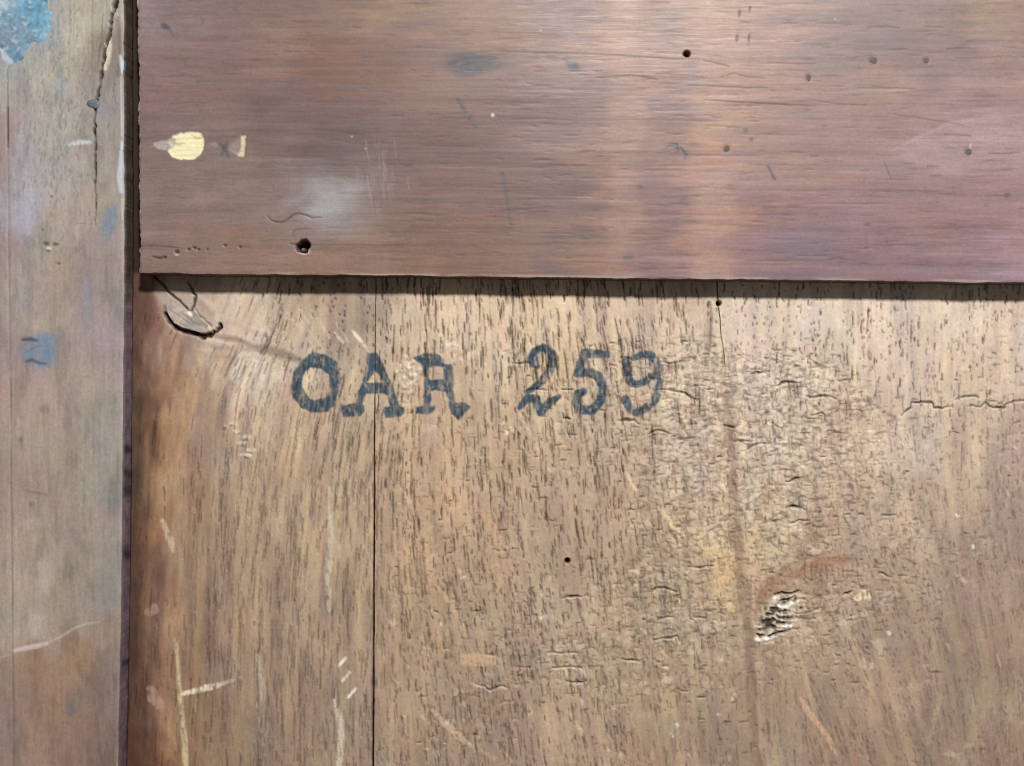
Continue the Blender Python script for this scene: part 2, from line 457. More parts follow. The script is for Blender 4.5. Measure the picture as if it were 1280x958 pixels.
plen = scalar_field(P, [(180, 600, 30), (320, 470, 30), (300, 640, 34), (430, 390, 3.5), (380, 400, 7), (340, 400, 22), (420, 430, 9), (350, 800, 34), (430, 800, 30), (400, 560, 34), (520, 400, 26), (600, 400, 22), (540, 620, 26), (620, 720, 11), (560, 880, 16), (760, 600, 15), (700, 600, 20), (700, 400, 26),
                        (850, 420, 26), (650, 800, 10), (700, 900, 20), (850, 880, 14), (930, 400, 7), (1040, 400, 9), (1120, 420, 10), (1200, 440, 11), (1260, 400, 8), (1000, 380, 8), (1150, 380, 9), (1000, 600, 8), (1100, 600, 8), (1200, 600, 12), (1100, 780, 10), (1180, 860, 14), (1250, 800, 16), (980, 880, 14)], 30)
pdark = scalar_field(P, [(180, 600, .5), (240, 600, .38), (300, 600, .46), (330, 820, .42), (420, 700, .46), (430, 880, .42), (360, 560, .55), (430, 390, .8), (520, 400, .85), (700, 400, .85), (560, 620, .72), (560, 880, .6), (700, 620, .7), (650, 790, .7), (760, 600, .75), (1040, 410, .8), (1200, 430, .7),
                         (1100, 620, .5), (1240, 650, .35), (1100, 800, .42), (1200, 860, .3), (1000, 880, .35), (850, 880, .5)], 40)

# fine fibres along the grain
def smear(n_layers, length, seed):
    """noise drawn out along the leaning grain"""
    r = np.random.default_rng(seed)
    acc = np.zeros(P.shape, np.float32)
    base = gn(P.shape, 0.7, 0.7, seed)
    lr = np.tan(np.radians(lean))
    iy, ix = np.mgrid[0:P.h, 0:P.w]
    for t in np.linspace(-length, length, n_layers):
        xx = np.clip(np.round(ix + lr * t).astype(int), 0, P.w - 1)
        yy = np.clip(np.round(iy + t).astype(int), 0, P.h - 1)
        acc += base[yy, xx]
    acc -= acc.mean(); acc /= acc.std()
    return acc
fib1 = smear(25, 24, 11); fib2 = smear(15, 8, 12)
low = P.n(6, 30); low2 = P.n(18, 18); mott = .6 * P.n(3, 4) + .9 * P.n(1.1, 1.6)
tone = 1 + 0.026 * fib1 + 0.020 * fib2 + 0.035 * low + 0.03 * low2 + 0.03 * mott
P.col *= np.clip(tone, .5, 1.6)[..., None]
# broad bands of paler and mauve-brown wood drawn out along the grain
def drawn(sig, length, seed):
    base = gn(P.shape, sig, sig, seed); acc = np.zeros(P.shape, np.float32); lr = np.tan(np.radians(lean))
    iy, ix = np.mgrid[0:P.h, 0:P.w]
    for t in np.linspace(-length, length, 21):
        acc += base[np.clip(np.round(iy + t).astype(int), 0, P.h - 1), np.clip(np.round(ix + lr * t).astype(int), 0, P.w - 1)]
    return (acc - acc.mean()) / acc.std()
bw = np.where(P.X < 470, 1.0, .65).astype(np.float32)
bd1, bd2, bd3 = drawn(3.2, 60, 14), drawn(1.6, 36, 15), drawn(5.5, 80, 16)
P.col *= np.clip(1 + bw * (.075 * bd1 + .055 * bd2 + .04 * bd3), .5, 1.5)[..., None]
P.col *= np.stack([1 + .006 * bd3 * bw, 1 + .016 * bd1 * bw, 1 - bw * (.026 * bd1 + .016 * bd2)], -1)
# dark finish left along the batten
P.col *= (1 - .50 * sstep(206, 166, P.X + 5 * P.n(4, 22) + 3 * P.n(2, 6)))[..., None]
hue = P.n(5, 9) * 0.012; hue2 = P.n(9, 14) * 0.014
P.col *= np.stack([1 + hue * .7 + hue2, 1 - hue * .5, 1 - hue2 * 1.1], -1)
P.height += 0.010 * fib1 + 0.007 * fib2 + 0.05 * P.n(16, 30) + 0.02 * P.n(5, 9)

# pores
N_P = 24000
px = rngp.uniform(150, 1330, N_P); py = rngp.uniform(335, 1000, N_P)
keep = rngp.random(N_P) * 1.75
for x, y, q in zip(px, py, keep):
    i, j = int(y) - P.y0, int(x) - P.x0
    if dens[i, j] * max(0, 1 + .2 * low[i, j] - .42 * bd2[i, j] - .2 * bd1[i, j]) < q:
        continue
    L = plen[i, j] * rngp.lognormal(0, .65); a = math.radians(lean[i, j] + rngp.normal(0, 2.0))
    L = min(L * .48, 36)
    w = rngp.uniform(.95, 1.75) if plen[i, j] > 6 else rngp.uniform(1.6, 2.4)
    fine = rngp.random() < .38
    if fine: w *= .62; L *= rngp.uniform(.4, 1.1)
    dx, dy = math.sin(a) * L / 2, math.cos(a) * L / 2
    b = rngp.normal(0, .5)
    s, m = P.line([(x - dx, y - dy), (x + b, y), (x + dx, y + dy)], [w * .75, w, w * .65], .7)
    k = pdark[i, j] * (rngp.uniform(.25, .65) if fine else rngp.uniform(.7, 1.4))
    P.carve(s, m, 0.10 + .24 * k, min(.95, k))
    # the lip of a pore is worn pale now and then
    if rngp.random() < .12 and x > 225:
        s, m = P.line([(x - dx + 1.6, y - dy), (x + dx + 1.6, y + dy)], .9, .9)
        P.tint(s, m, (226, 210, 188), .25)

def wander(x, y, L, ang, step, jit):
    pts = [(x, y)]; a = math.radians(ang)
    for _ in range(max(1, int(L / step))):
        b = a + rngp.normal(0, jit)
        x += math.cos(b) * step; y += math.sin(b) * step
        pts.append((x, y))
    return pts

# cross-grain crazing: short ragged cracks that lift the old surface into small flakes
craze = scalar_field(P, [(800, 470, .7), (850, 500, 1.1), (900, 480, 1.5), (960, 480, 1.4), (880, 560, 1.3), (980, 560, 1.3), (1040, 520, 1.1), (1040, 600, .9), (1000, 640, 1.1), (900, 640, 1.1), (850, 620, .8), (940, 680, .9), (1080, 680, .5),
                         (1000, 770, .8), (850, 740, .9), (900, 780, .8), (820, 790, .9), (790, 850, .55), (700, 810, .7), (700, 760, .3), (880, 840, .5), (900, 900, .15), (800, 930, .05), (760, 500, .5), (720, 480, .35), (640, 560, .2), (640, 480, .2),
                         (640, 620, .25), (620, 850, .35), (600, 700, .35), (660, 700, .2), (740, 640, 0), (1150, 560, .35), (1200, 600, .15), (1130, 440, 0), (950, 410, 0), (1100, 420, 0), (1250, 520, .35), (700, 400, 0), (560, 420, 0), (540, 480, .15), (300, 600, 0), (420, 500, 0), (300, 800, 0), (430, 900, 0), (700, 900, 0), (1100, 900, 0), (1250, 800, 0), (1000, 880, .05), (560, 780, .2), (540, 700, .3)], 26)
def cells(X, Y, cw, ch, seed):
    """irregular cells: distance to the nearest cell wall (px), a random number and the offset from the middle of each cell"""
    r = np.random.default_rng(seed)
    ox, oy = X.min() - 3 * cw, Y.min() - 3 * ch
    nx, ny = int((X.max() - ox) / cw) + 5, int((Y.max() - oy) / ch) + 5
    J = r.random((ny, nx, 2)); V = r.standard_normal((ny, nx, 3))
    u, v = (X - ox) / cw, (Y - oy) / ch
    iu, iv = u.astype(int), v.astype(int)
    f1 = np.full(X.shape, 9.0); f2 = f1.copy(); bi = np.zeros(X.shape, int); bj = bi.copy(); by = f1 * 0
    for dj in (-1, 0, 1):
        for di in (-1, 0, 1):
            jj, ii = iv + dj, iu + di
            px_ = ii + J[jj, ii, 0]; py_ = jj + J[jj, ii, 1]
            d_ = np.hypot(u - px_, v - py_)
            near = d_ < f1
            f2 = np.where(near, f1, np.minimum(f2, d_))
            by = np.where(near, v - py_, by); bi = np.where(near, ii, bi); bj = np.where(near, jj, bj)
            f1 = np.where(near, d_, f1)
    return (f2 - f1) * .5 * min(cw, ch), V[bj, bi], by
cz = np.clip(craze, 0, 1.3)
sub = P.win(480, 420, 1300, 960)
Xw = P.X[sub] + P.n(2.0, 2.0)[sub] * .8 + P.n(9, 9)[sub] * 1.5; Yw = P.Y[sub] + P.n(3.0, 1.6)[sub] * .9 + P.n(9, 6)[sub] * 2
for cw, ch, wid, dep, seed, part in ((13, 9, .75, .16, 701, .0), (24, 14, .9, .24, 702, .25)):
    e, val, off = cells(Xw, Yw, cw, ch, seed)
    gate = sstep(.1, .9, cz[sub] + .22 * P.n(4, 3)[sub] - part)
    keepw = np.clip(P.n(2.5, 2.0)[sub] * .55 + .45, 0, 1.2)
    m = np.clip((wid * keepw * gate - e) / .8 + .3, 0, 1) * gate * sstep(0, .3, keepw)
    P.height[sub] -= m * dep
    P.dirt[sub] = np.maximum(P.dirt[sub], m * np.clip(.42 + .15 * val[..., 2], .1, .8))
    P.height[sub] += gate * (val[..., 0] * .026 + off * (val[..., 1] * .05 + .02))
    P.col[sub] *= (1 + gate * .03 * val[..., 0])[..., None]
    P.tint(sub, gate * sstep(.5, 1.6, val[..., 0]) * np.clip(.6 + .4 * P.n(3, 2)[sub], 0, 1), (234, 220, 198), .34)
P.height += cz * .020 * P.n(2.0, 1.8)
P.col *= np.clip(1 + cz * .055 * P.n(1.9, 1.5), .7, 1.4)[..., None]
for _ in range(20000):                             # broken fibres: small ticks across the grain, and pores between them
    x, y = rngp.uniform(490, 1290), rngp.uniform(425, 945)
    i, j = int(y) - P.y0, int(x) - P.x0
    if craze[i, j] < rngp.random() * 2.0 + .05:
        continue
    k = min(1.0, rngp.lognormal(-.8, .5))
    if rngp.random() < .52:
        L = min(22, 5.2 * rngp.lognormal(0, .45)) * (.7 + .5 * k); arch = rngp.uniform(-.5, 1.3); tl = rngp.normal(-.02, .12)
        pts = [(x - L / 2, y + arch - tl * L / 2), (x - L / 5, y + rngp.normal(0, .4)), (x + L / 5, y + rngp.normal(0, .4)), (x + L / 2, y + arch * rngp.uniform(0, 1.5) + tl * L / 2)]
        w = rngp.uniform(.7, 1.2) + .7 * k
        s, m = P.line(pts, [w * .5, w, w * .9, w * .4], .8); P.carve(s, m, .06 + .18 * k, .35 + .6 * k)
        if k > .5 and rngp.random() < .4:
            s, m = P.line([(a, b + 2.3) for a, b in pts], 1.4, 1.4); P.tint(s, m, (230, 214, 190), .3)
    else:
        L = 6.5 * rngp.lognormal(0, .4); a = math.radians(lean[i, j] * .5 + rngp.normal(0, 4))
        w = rngp.uniform(.8, 1.5); s, m = P.line([(x, y), (x + math.sin(a) * L, y + math.cos(a) * L)], [w, w * .6], .8)
        P.carve(s, m, .06 + .12 * k, .3 + .55 * k)

def crack(pts, w, depth=.7, dark=.95, lip=True):
    pts = [(pts[0][0], pts[0][1])] + [q for a, b in zip(pts[:-1], pts[1:]) for q in (((a[0] + b[0]) / 2 + rngp.normal(0, .7), (a[1] + b[1]) / 2 + rngp.normal(0, .7)), b)]
    w = np.interp(np.linspace(0, 1, len(pts)), np.linspace(0, 1, np.size(w)), np.atleast_1d(w)) * rngp.uniform(.55, 1.15, len(pts))
    s, m = P.line(pts, w, .9); P.carve(s, m, depth, dark)
    if lip:
        ww = np.max(w)
        s, m = P.line([(a, b + ww * .5 + 1.4) for a, b in pts], 1.8, 1.4)
        if s is not None: P.height[s] += m * .05
        P.tint(s, m, (236, 222, 200), .3)

# the long ragged cracks one can follow
crack([(1127, 520), (1134, 513), (1139, 510), (1140, 503), (1152, 503), (1165, 503), (1168, 510), (1178, 511), (1188, 509)], [1, 2, 2.4, 2, 3, 2.6, 2, 2.4, 1])
crack([(1194, 500), (1206, 496), (1218, 495), (1224, 498)], [1, 2.2, 2.2, .8])
crack([(1215, 507), (1226, 509), (1232, 503), (1242, 510), (1256, 510), (1258, 505), (1268, 502), (1290, 501)], [1.4, 2.4, 2.2, 2.4, 2.4, 1.8, 2, 1.6])
crack([(812, 542), (820, 538), (832, 540), (840, 543)], [1, 2.8, 3.0, 1]); crack([(772, 526), (782, 524), (793, 525), (800, 531)], [1, 2, 2, 1])
crack([(828, 487), (842, 489), (856, 491), (862, 496), (874, 500)], [1, 2, 2, 2, 1]); crack([(905, 532), (914, 534), (922, 533)], [1.5, 2.8, 1])
crack([(918, 553), (928, 551), (938, 553)], [1, 2.4, 1]); crack([(935, 562), (945, 556), (957, 554)], [1, 2.2, 1])
crack([(938, 468), (946, 465), (955, 466), (962, 464)], [1, 2.2, 2.4, 1]); crack([(972, 482), (978, 478), (990, 478), (1001, 479)], [1.4, 3.2, 2.8, 1])
for x in (987, 993, 996): crack([(x, 480), (x + 2, 497)], [1.8, 1], lip=False)
crack([(1008, 495), (1018, 497), (1033, 495), (1046, 499)], [1, 2.4, 2.4, 1]); crack([(1016, 520), (1026, 516), (1031, 519), (1033, 528)], [1, 2, 2, 1])
crack([(982, 602), (995, 598), (1004, 597)], [1, 2.2, 1]); crack([(984, 635), (993, 633), (1003, 635)], [1.2, 3.2, 1]); crack([(988, 655), (1000, 650), (1010, 651)], [1, 2, 1])
crack([(816, 740), (820, 735), (832, 735), (846, 740)], [1, 2.4, 2.4, 1]); crack([(703, 748), (714, 746), (727, 746)], [1, 2.4, 1])
crack([(822, 776), (832, 772), (842, 772)], [1, 2, 1]); crack([(820, 800), (834, 798), (846, 795), (850, 803)], [1, 2.2, 2, 1])
crack([(684, 816), (700, 817), (722, 816)], [1, 2, 1]); crack([(690, 835), (704, 834), (727, 835)], [1, 2, 1]); crack([(778, 824), (790, 825), (800, 827)], [1, 2, 1]); crack([(708, 852), (722, 853), (733, 852)], [1, 1.8, 1])
crack([(860, 709), (876, 710), (892, 708)], [1, 1.8, 1]); crack([(868, 772), (882, 773)], [1, 1.8]); crack([(594, 855), (606, 858), (612, 863), (624, 858), (634, 860)], [.8, 1.6, 1.6, 1.6, .8])
crack([(640, 454), (650, 455), (658, 453), (662, 455)], [1, 1.8, 1.6, 1]); crack([(654, 490), (668, 486), (684, 488)], [.8, 1.8, .8]); crack([(702, 487), (716, 487)], [1, 1.6]); crack([(704, 523), (712, 524)], [1.2, 2])
crack([(775, 447), (786, 447), (790, 450)], [1, 1.8, 1]); crack([(826, 452), (838, 455), (850, 453)], [1, 1.8, 1])

# pale ray flecks, bruises and tracks
RAG = gn(P.shape, .9, 5.0, 881); RAG2 = gn(P.shape, 1.2, 1.2, 882)
def fleck(pts, w, c=(232, 208, 170), a=.8, rise=.06):
    s, m = P.line(pts, w, 2.6)
    if s is None: return
    m = np.clip(m * (.9 + .38 * RAG[s] + .2 * RAG2[s]), 0, 1)
    P.height[s] += m * rise; P.dirt[s] *= (1 - .6 * m); P.tint(s, m, c, min(1, a * 1.1))
fleck([(1000, 872), (1010, 890), (1022, 905), (1036, 925), (1046, 945)], [3, 7, 7, 6, 4], (210, 172, 142), .7)
fleck([(783, 592), (794, 612)], [2, 5, ], (236, 212, 176), .8); fleck([(815, 625), (830, 642), (842, 658), (856, 670)], [2, 4, 7, 2], (232, 206, 164), .8)
fleck([(872, 686), (892, 690), (912, 692)], [3, 8, 10], (224, 194, 146), .6); fleck([(838, 763), (852, 758)], [3, 5], (224, 196, 156), .6); fleck([(875, 760), (893, 752)], [2, 5], (224, 196, 156), .6)
fleck([(710, 890), (720, 904), (728, 918)], [2, 4, 5], (222, 186, 154), .7); fleck([(600, 640), (612, 655), (624, 678), (628, 692)], [6, 10, 9, 3], (206, 168, 138), .55)
fleck([(545, 732), (560, 752), (572, 772), (580, 795)], [3, 6, 6, 4], (206, 172, 140), .6); fleck([(540, 888), (556, 905), (572, 920), (588, 932)], [4, 8, 9, 5], (202, 174, 144), .65)
fleck([(600, 938), (620, 950)], [3, 5], (190, 160, 138), .5); fleck([(582, 826), (600, 825), (616, 826)], [14, 18, 12], (204, 172, 140), .6); fleck([(540, 788), (546, 800), (550, 812)], [8, 10, 6], (190, 158, 130), .5)
fleck([(650, 520), (664, 545), (674, 565)], [3, 4, 2], (228, 204, 172), .5); fleck([(698, 490), (706, 508), (714, 522)], [8, 8, 3], (226, 200, 170), .55); fleck([(694, 540), (708, 562)], [2, 4], (224, 200, 168), .5)
fleck([(1108, 862), (1130, 866), (1150, 860)], [6, 9, 7], (184, 156, 132), .45); fleck([(1176, 870), (1168, 900), (1160, 930)], [5, 6, 4], (176, 154, 134), .5); fleck([(1118, 690), (1126, 664), (1136, 650)], [3, 5, 3], (206, 184, 160), .4)
fleck([(1072, 748), (1080, 744), (1086, 748)], [8, 12, 6], (240, 226, 182), .8, .15); fleck([(984, 660), (998, 660)], [10, 10], (228, 214, 182), .7, .12); fleck([(988, 640), (1000, 641)], [8, 8], (216, 196, 170), .5, .1)
fleck([(700, 838), (706, 842)], [8, 9], (224, 204, 160), .8, .1)
fleck([(203, 652), (214, 680), (216, 690)], [6, 8, 3], (214, 196, 168), .55); fleck([(220, 800), (224, 850), (226, 885), (231, 930), (232, 970)], [4, 5, 6, 7, 6], (206, 192, 152), .7)
fleck([(412, 610), (414, 660), (412, 700), (410, 740), (412, 764)], [3, 8, 9, 8, 3], (210, 198, 176), .6, .1); fleck([(418, 876), (424, 895), (426, 930), (423, 970)], [3, 8, 9, 8], (208, 196, 172), .75, .15)
fleck([(322, 820), (326, 850), (327, 876)], [5, 7, 3], (190, 178, 160), .55); fleck([(320, 880), (326, 915)], [4, 3], (180, 162, 144), .5)
fleck([(228, 868), (250, 862), (272, 857)], [4, 8, 7], (236, 226, 200), .75, .12); fleck([(272, 857), (300, 848)], [5, 3], (206, 194, 172), .6)
for x, y in ((427, 828), (432, 846), (440, 866)): fleck([(x - 5, y + 6), (x + 5, y - 5)], [2, 3], (244, 238, 222), .9, .1)
fleck([(192, 762), (186, 766)], [14, 10], (170, 140, 124), .6); fleck([(188, 862), (192, 872), (200, 882)], [10, 16, 12], (178, 148, 130), .6)
for x, y in ((286, 532), (292, 528), (298, 538), (304, 546), (302, 553), (310, 562), (307, 568)):
    fleck([(x - 5 + rngp.normal(0, 2), y + 1), (x + 3 + rngp.normal(0, 2), y + rngp.normal(2, 2))], [2.5, 5], (228, 216, 196), .55, .12); s, m = P.ell(x + rngp.normal(0, 2), y + 5, 3.5, 1.6, rngp.normal(0, 20)); P.carve(s, m, .2, .45)
for _ in range(110):                              # tiny pale splinters
    x, y = rngp.uniform(480, 1280), rngp.uniform(440, 945)
    i, j = int(y) - P.y0, int(x) - P.x0
    if craze[i, j] + .12 < rngp.random(): continue
    a = rngp.uniform(.8, 2.4); fleck([(x, y), (x + rngp.normal(0, 2.5), y + rngp.normal(0, 2))], [a, a * 1.4], (240, 228, 206), rngp.uniform(.3, .75), .08)
for x, y in ((632, 540), (638, 535), (1196, 494 + 150), (1205, 725), (1215, 682), (912, 604), (915, 626), (1110, 790), (845, 905), (838, 918), (918, 868)):
    fleck([(x, y), (x + 2, y + 2.5)], [2.5, 3.5], (244, 234, 216), .8, .12)
for _ in range(90):                               # short pale ray flecks slanting across the middle board and the right board's foot
    x, y = rngp.uniform(490, 1270), rngp.uniform(560, 950); L = rngp.uniform(5, 20); a = math.radians(rngp.normal(62, 14))
    fleck([(x, y), (x + math.cos(a) * L / 2, y + math.sin(a) * L / 2), (x + math.cos(a) * L, y + math.sin(a) * L)], [1, rngp.uniform(2, 4.5), 1], (222, 196, 162), rngp.uniform(.2, .55), .03)
# pale chewed patch in front of the R
for _ in range(40):
    x, y = 512 + rngp.normal(0, 6), 470 + rngp.normal(0, 11)
    fleck([(x, y), (x + rngp.normal(0, 4), y + rngp.normal(0, 2))], [3, 5], (226, 208, 184), .6, .15)
    if rngp.random() < .5: crack(wander(x, y + 3, 7, rngp.uniform(-40, 40), 3, .6), .9, .25, .6, False)
for _ in range(22):
    x, y = 572 + rngp.normal(0, 10), 436 + rngp.normal(0, 10)
    fleck([(x, y), (x + rngp.normal(0, 5), y + rngp.normal(0, 4))], [2, 4], (230, 212, 188), .6, .12)

# grey end-grain zone and smeared grain round the knot
for pts, w, c, a in (
    ([(262, 420), (300, 425), (330, 436), (362, 446), (380, 452)], [3, 8, 12, 12, 3], (132, 112, 96), .75),
    ([(268, 424), (290, 432), (310, 444), (322, 452)], [2, 3.5, 3.5, 1], (238, 226, 206), .6), ([(300, 420), (316, 428), (326, 430)], [2, 3.5, 1], (240, 226, 204), .6), ([(286, 408), (306, 410), (330, 414), (352, 424)], [2, 4, 4, 2], (226, 212, 192), .5),
    ([(226, 420), (236, 432), (240, 450), (238, 470)], [6, 9, 8, 4], (150, 132, 116), .55), ([(252, 430), (262, 446), (270, 458)], [3, 5, 3], (206, 188, 168), .6), ([(276, 440), (288, 450), (290, 462)], [4, 6, 3], (176, 156, 140), .5),
    ([(240, 366), (252, 372), (262, 380), (272, 384)], [3, 5, 5, 2], (218, 202, 184), .6), ([(196, 366), (206, 376), (210, 388)], [8, 10, 6], (176, 156, 144), .6), ([(216, 352), (228, 366), (236, 380)], [10, 12, 8], (172, 158, 148), .7),
    ([(236, 425), (270, 434), (300, 436), (330, 440)], [5, 7, 7, 4], (150, 128, 112), .5),
    ([(240, 440), (270, 446), (300, 448), (320, 446)], [3, 5, 5, 2], (160, 140, 124), .5),
    ([(254, 380), (262, 392), (266, 400)], [3, 8, 3], (150, 132, 118), .6), ([(246, 370), (243, 382), (248, 394), (256, 404)], [3, 6, 6, 3], (214, 190, 156), .7),
    ([(270, 402), (290, 404), (310, 412), (330, 420)], [3, 5, 5, 2], (176, 160, 144), .5), ([(243, 446), (248, 462), (252, 480)], [6, 9, 4], (160, 140, 122), .6),
    ([(262, 478), (258, 500), (254, 530)], [8, 10, 5], (158, 140, 124), .45), ([(300, 452), (296, 470), (300, 480)], [12, 16, 8], (232, 224, 206), .5),
    ([(262, 455), (270, 470), (266, 485)], [4, 7, 4], (214, 200, 182), .5)):
    s, m = P.line(pts, w, 6.0); P.tint(s, m, c, a)
for k in range(5):                                 # planing marks slanting across the grey zone
    x = 350 + k * 24 + rngp.normal(0, 3); y = 372 + k * 10 + rngp.normal(0, 8)
    fleck([(x, y), (x + 16, y + 24)], [2, 3.5], (214, 198, 176), .6, .05)
fleck([(418, 416), (428, 428)], [2, 3.5], (232, 220, 200), .8, .05); fleck([(440, 414), (455, 432)], [2.5, 4.5], (240, 226, 204), .9, .08)

# deep shade between the battens and under the rail, painted black on the panel
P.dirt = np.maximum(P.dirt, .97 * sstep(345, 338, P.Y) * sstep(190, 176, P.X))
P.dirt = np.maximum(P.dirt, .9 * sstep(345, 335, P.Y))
# soft hollow that follows the glue joint between the second and third board
JOINT = [(896, 300), (896, 350), (898, 382), (901, 415), (905, 445), (908, 480), (912, 540), (917, 610), (920, 660), (925, 705), (931, 745), (937, 790), (941, 850), (944, 910), (947, 970), (951, 1060)]
jy = np.array([p[1] for p in JOINT], float); jx = np.array([p[0] for p in JOINT], float)
JX = np.interp(P.Y, jy, jx)
d = P.X - JX + P.n(3, 9) * 1.2
lowpart = sstep(470, 540, P.Y)
band = np.exp(-((d + 1) / 6.5) ** 2) * lowpart * np.clip(1 + .35 * P.n(4, 14), .3, 1.5)
P.height -= band * .8
P.tint((slice(None), slice(None)), np.clip(band, 0, 1), (138, 112, 97), .68)
P.dirt *= (1 - .6 * np.clip(band, 0, 1))
P.height += np.exp(-((d + 10) / 3.5) ** 2) * lowpart * .16
P.tint((slice(None), slice(None)), np.exp(-((d - 8) / 4) ** 2) * lowpart * np.clip(.5 + .4 * P.n(3, 12), 0, 1), (206, 186, 160), .4)
crack([(888, 378), (889, 400), (888, 430), (886, 448)], [1.5, 2, 1.6, .8], .4, .6, False)
s, m = P.line([(886, 380), (886, 420), (882, 455)], [4, 9, 5], 5); P.tint(s, m, (150, 132, 118), .55)
s, m = P.ell(898.5, 379.5, 3.2, 3.2, 0, .2); P.carve(s, m, 3.5, 1.0)
s, m = P.ell(709.5, 701.5, 3.0, 3.4, 0, .2); P.carve(s, m, 3.5, 1.0)
crack([(710, 704), (713, 708), (719, 710)], [1, .9, .6], .2, .6, False)
crack([(1203, 553), (1202, 580), (1202, 602)], [1, 1.8, .8], .3, .7, False)

# the gouge right of the joint: a raw red-brown scoop with broken black and white flakes under it
arc = [(944, 772), (948, 756), (955, 743), (966, 732), (982, 722), (1000, 715), (1016, 708), (1035, 704), (1062, 702)]
wob = (P.n(3, 3) * 1.6, P.n(3, 3) * 1.6)
s, m = P.line(arc, [5, 10, 14, 16, 18, 20, 21, 19, 10], 9)
P.dirt[s] *= (1 - m * .8)
P.tint(s, np.clip(m * (.88 + .12 * RAG[s]), 0, 1), (154, 110, 84), .72); P.height[s] -= m * (.40 + .02 * RAG[s])
s, m = P.line([(a, b - 9) for a, b in arc[4:]], [2, 4, 5, 5, 3], 2.5); P.tint(s, m, (222, 186, 152), .32)
s, m = P.line([(952, 756), (960, 745), (972, 738), (990, 734)], [6, 10, 9, 3], 5); P.tint(s, m, (128, 98, 80), .5)
for k in range(9): crack([(1008 + k * 6.5 + rngp.normal(0, 1), 706 + rngp.normal(0, 3)), (1008 + k * 6.5 + rngp.normal(0, 1), 724 + rngp.normal(0, 3))], [1, 1.6], .2, .6, False)
s, m = P.poly([(944, 790), (956, 760), (966, 748), (1000, 742), (1014, 746), (1000, 770), (985, 788), (972, 800), (950, 806)], 6, wob)
P.tint(s, m, (204, 186, 162), .5)
fl = .85 * gn(P.shape, 3.6, 1.3, 991) + .7 * gn(P.shape, 1.2, 1.0, 992)
P.height[s] += m * fl[s] * .15
P.tint(s, m * sstep(.2, 1.4, fl[s]), (238, 226, 206), .6)
dkzone = np.exp(-((P.X - 966 + (P.Y - 775) * .45) / 18) ** 2 - ((P.Y - 775) / 20) ** 2)
P.carve(s, m * sstep(-.6, .9, -fl[s] + (dkzone[s] - .75) * 2.2), .45, .85)
P.tint(s, m * dkzone[s] * (1 - sstep(.2, .6, fl[s])), (96, 92, 94), .7)
crack([(968, 744), (978, 741), (990, 742), (1000, 738)], [2, 3.4, 3, 1]); crack([(975, 752), (985, 750), (994, 745)], [1, 2.2, 1]); crack([(1054, 744), (1060, 742), (1066, 739)], [1.4, 3.2, 1])
crack([(995, 768), (1008, 767), (1024, 761)], [1, 2, .8], .4, .8); crack([(985, 775), (1003, 773), (1020, 774)], [1, 2, .8], .4, .8); crack([(960, 797), (980, 790), (992, 786)], [2, 3, 1])
crack([(1100, 716), (1108, 720), (1114, 722)], [1, 2, 1])
for pts in ([(945, 800), (955, 799), (966, 797)], [(972, 758), (984, 757), (996, 752)], [(978, 784), (988, 783)], [(968, 748), (975, 747)]):
    fleck(pts, [4, 6, 4][:len(pts)], (250, 243, 230), .95, .3)

# stencilled number, dark blue
IW = (P.n(2.0, 2.0) * .45, P.n(2.0, 2.0) * .45)
def A_(pts, k=4.923, ox=340, oy=410): return [(ox + a / k, oy + b / k) for a, b in pts]
def B_(pts): return A_(pts, ox=600)
def inkpoly(pts, sign=1):
    s, m = P.poly(pts, 1.2, IW, .45 if sign > 0 else -.2)
    P.ink[s] = np.maximum(P.ink[s], m) if sign > 0 else P.ink[s] * (1 - m)
def inkline(pts, w):
    w = np.asarray(w, float) * 1.16 / 4.923
    s, m = P.line(pts, w, 1.2)
    P.ink[s] = np.maximum(P.ink[s], m)
inkpoly(A_([(255, 152), (330, 165), (400, 212), (414, 300), (408, 400), (382, 478), (340, 512), (240, 520), (180, 490), (128, 430), (120, 360), (135, 270), (182, 205)]))
inkpoly(A_([(232, 246), (300, 250), (348, 290), (362, 380), (340, 428), (250, 445), (212, 415), (180, 355), (185, 310), (205, 270)]), -1)
inkpoly(A_([(596, 160), (645, 158), (690, 235), (735, 340), (768, 430), (778, 485), (725, 490), (712, 420), (690, 400), (580, 405), (562, 430), (552, 480), (505, 480), (530, 420), (556, 330)]))
inkpoly(A_([(632, 262), (588, 338), (690, 338), (664, 300)]), -1)
inkpoly(A_([(430, 478), (500, 468), (560, 476), (568, 512), (540, 545), (440, 547), (424, 505)]))
inkpoly(A_([(692, 490), (760, 478), (812, 486), (812, 515), (788, 545), (702, 552), (688, 520)]))
inkpoly(A_([(868, 186), (945, 152), (1040, 168), (1052, 205), (1062, 238), (1000, 236), (965, 246), (962, 300), (970, 318), (1060, 318), (1058, 300), (1056, 222), (1100, 228), (1114, 300), (1114, 365), (1060, 392), (1000, 378), (978, 400), (976, 480), (935, 480), (940, 300), (912, 215)]))
inkpoly(A_([(888, 492), (940, 474), (1004, 484), (1000, 514), (960, 534), (890, 528)]))
inkpoly(A_([(1058, 370), (1108, 360), (1125, 455), (1190, 462), (1216, 488), (1150, 566), (1104, 532), (1090, 440)]))
inkline(B_([(352, 232), (325, 220), (308, 190), (335, 145), (392, 122), (440, 152), (450, 210), (425, 275), (370, 340), (318, 378), (280, 398)]), [26, 42, 34, 40, 42, 46, 46, 46, 42, 34, 20])
inkline(B_([(348, 236), (350, 172)], ), [34, 10])
inkline(B_([(240, 492), (295, 432), (345, 440)]), [26, 46, 50]); inkline(B_([(342, 440), (372, 518)]), [50, 42]); inkline(B_([(372, 520), (430, 458), (484, 424)]), [46, 46, 28])
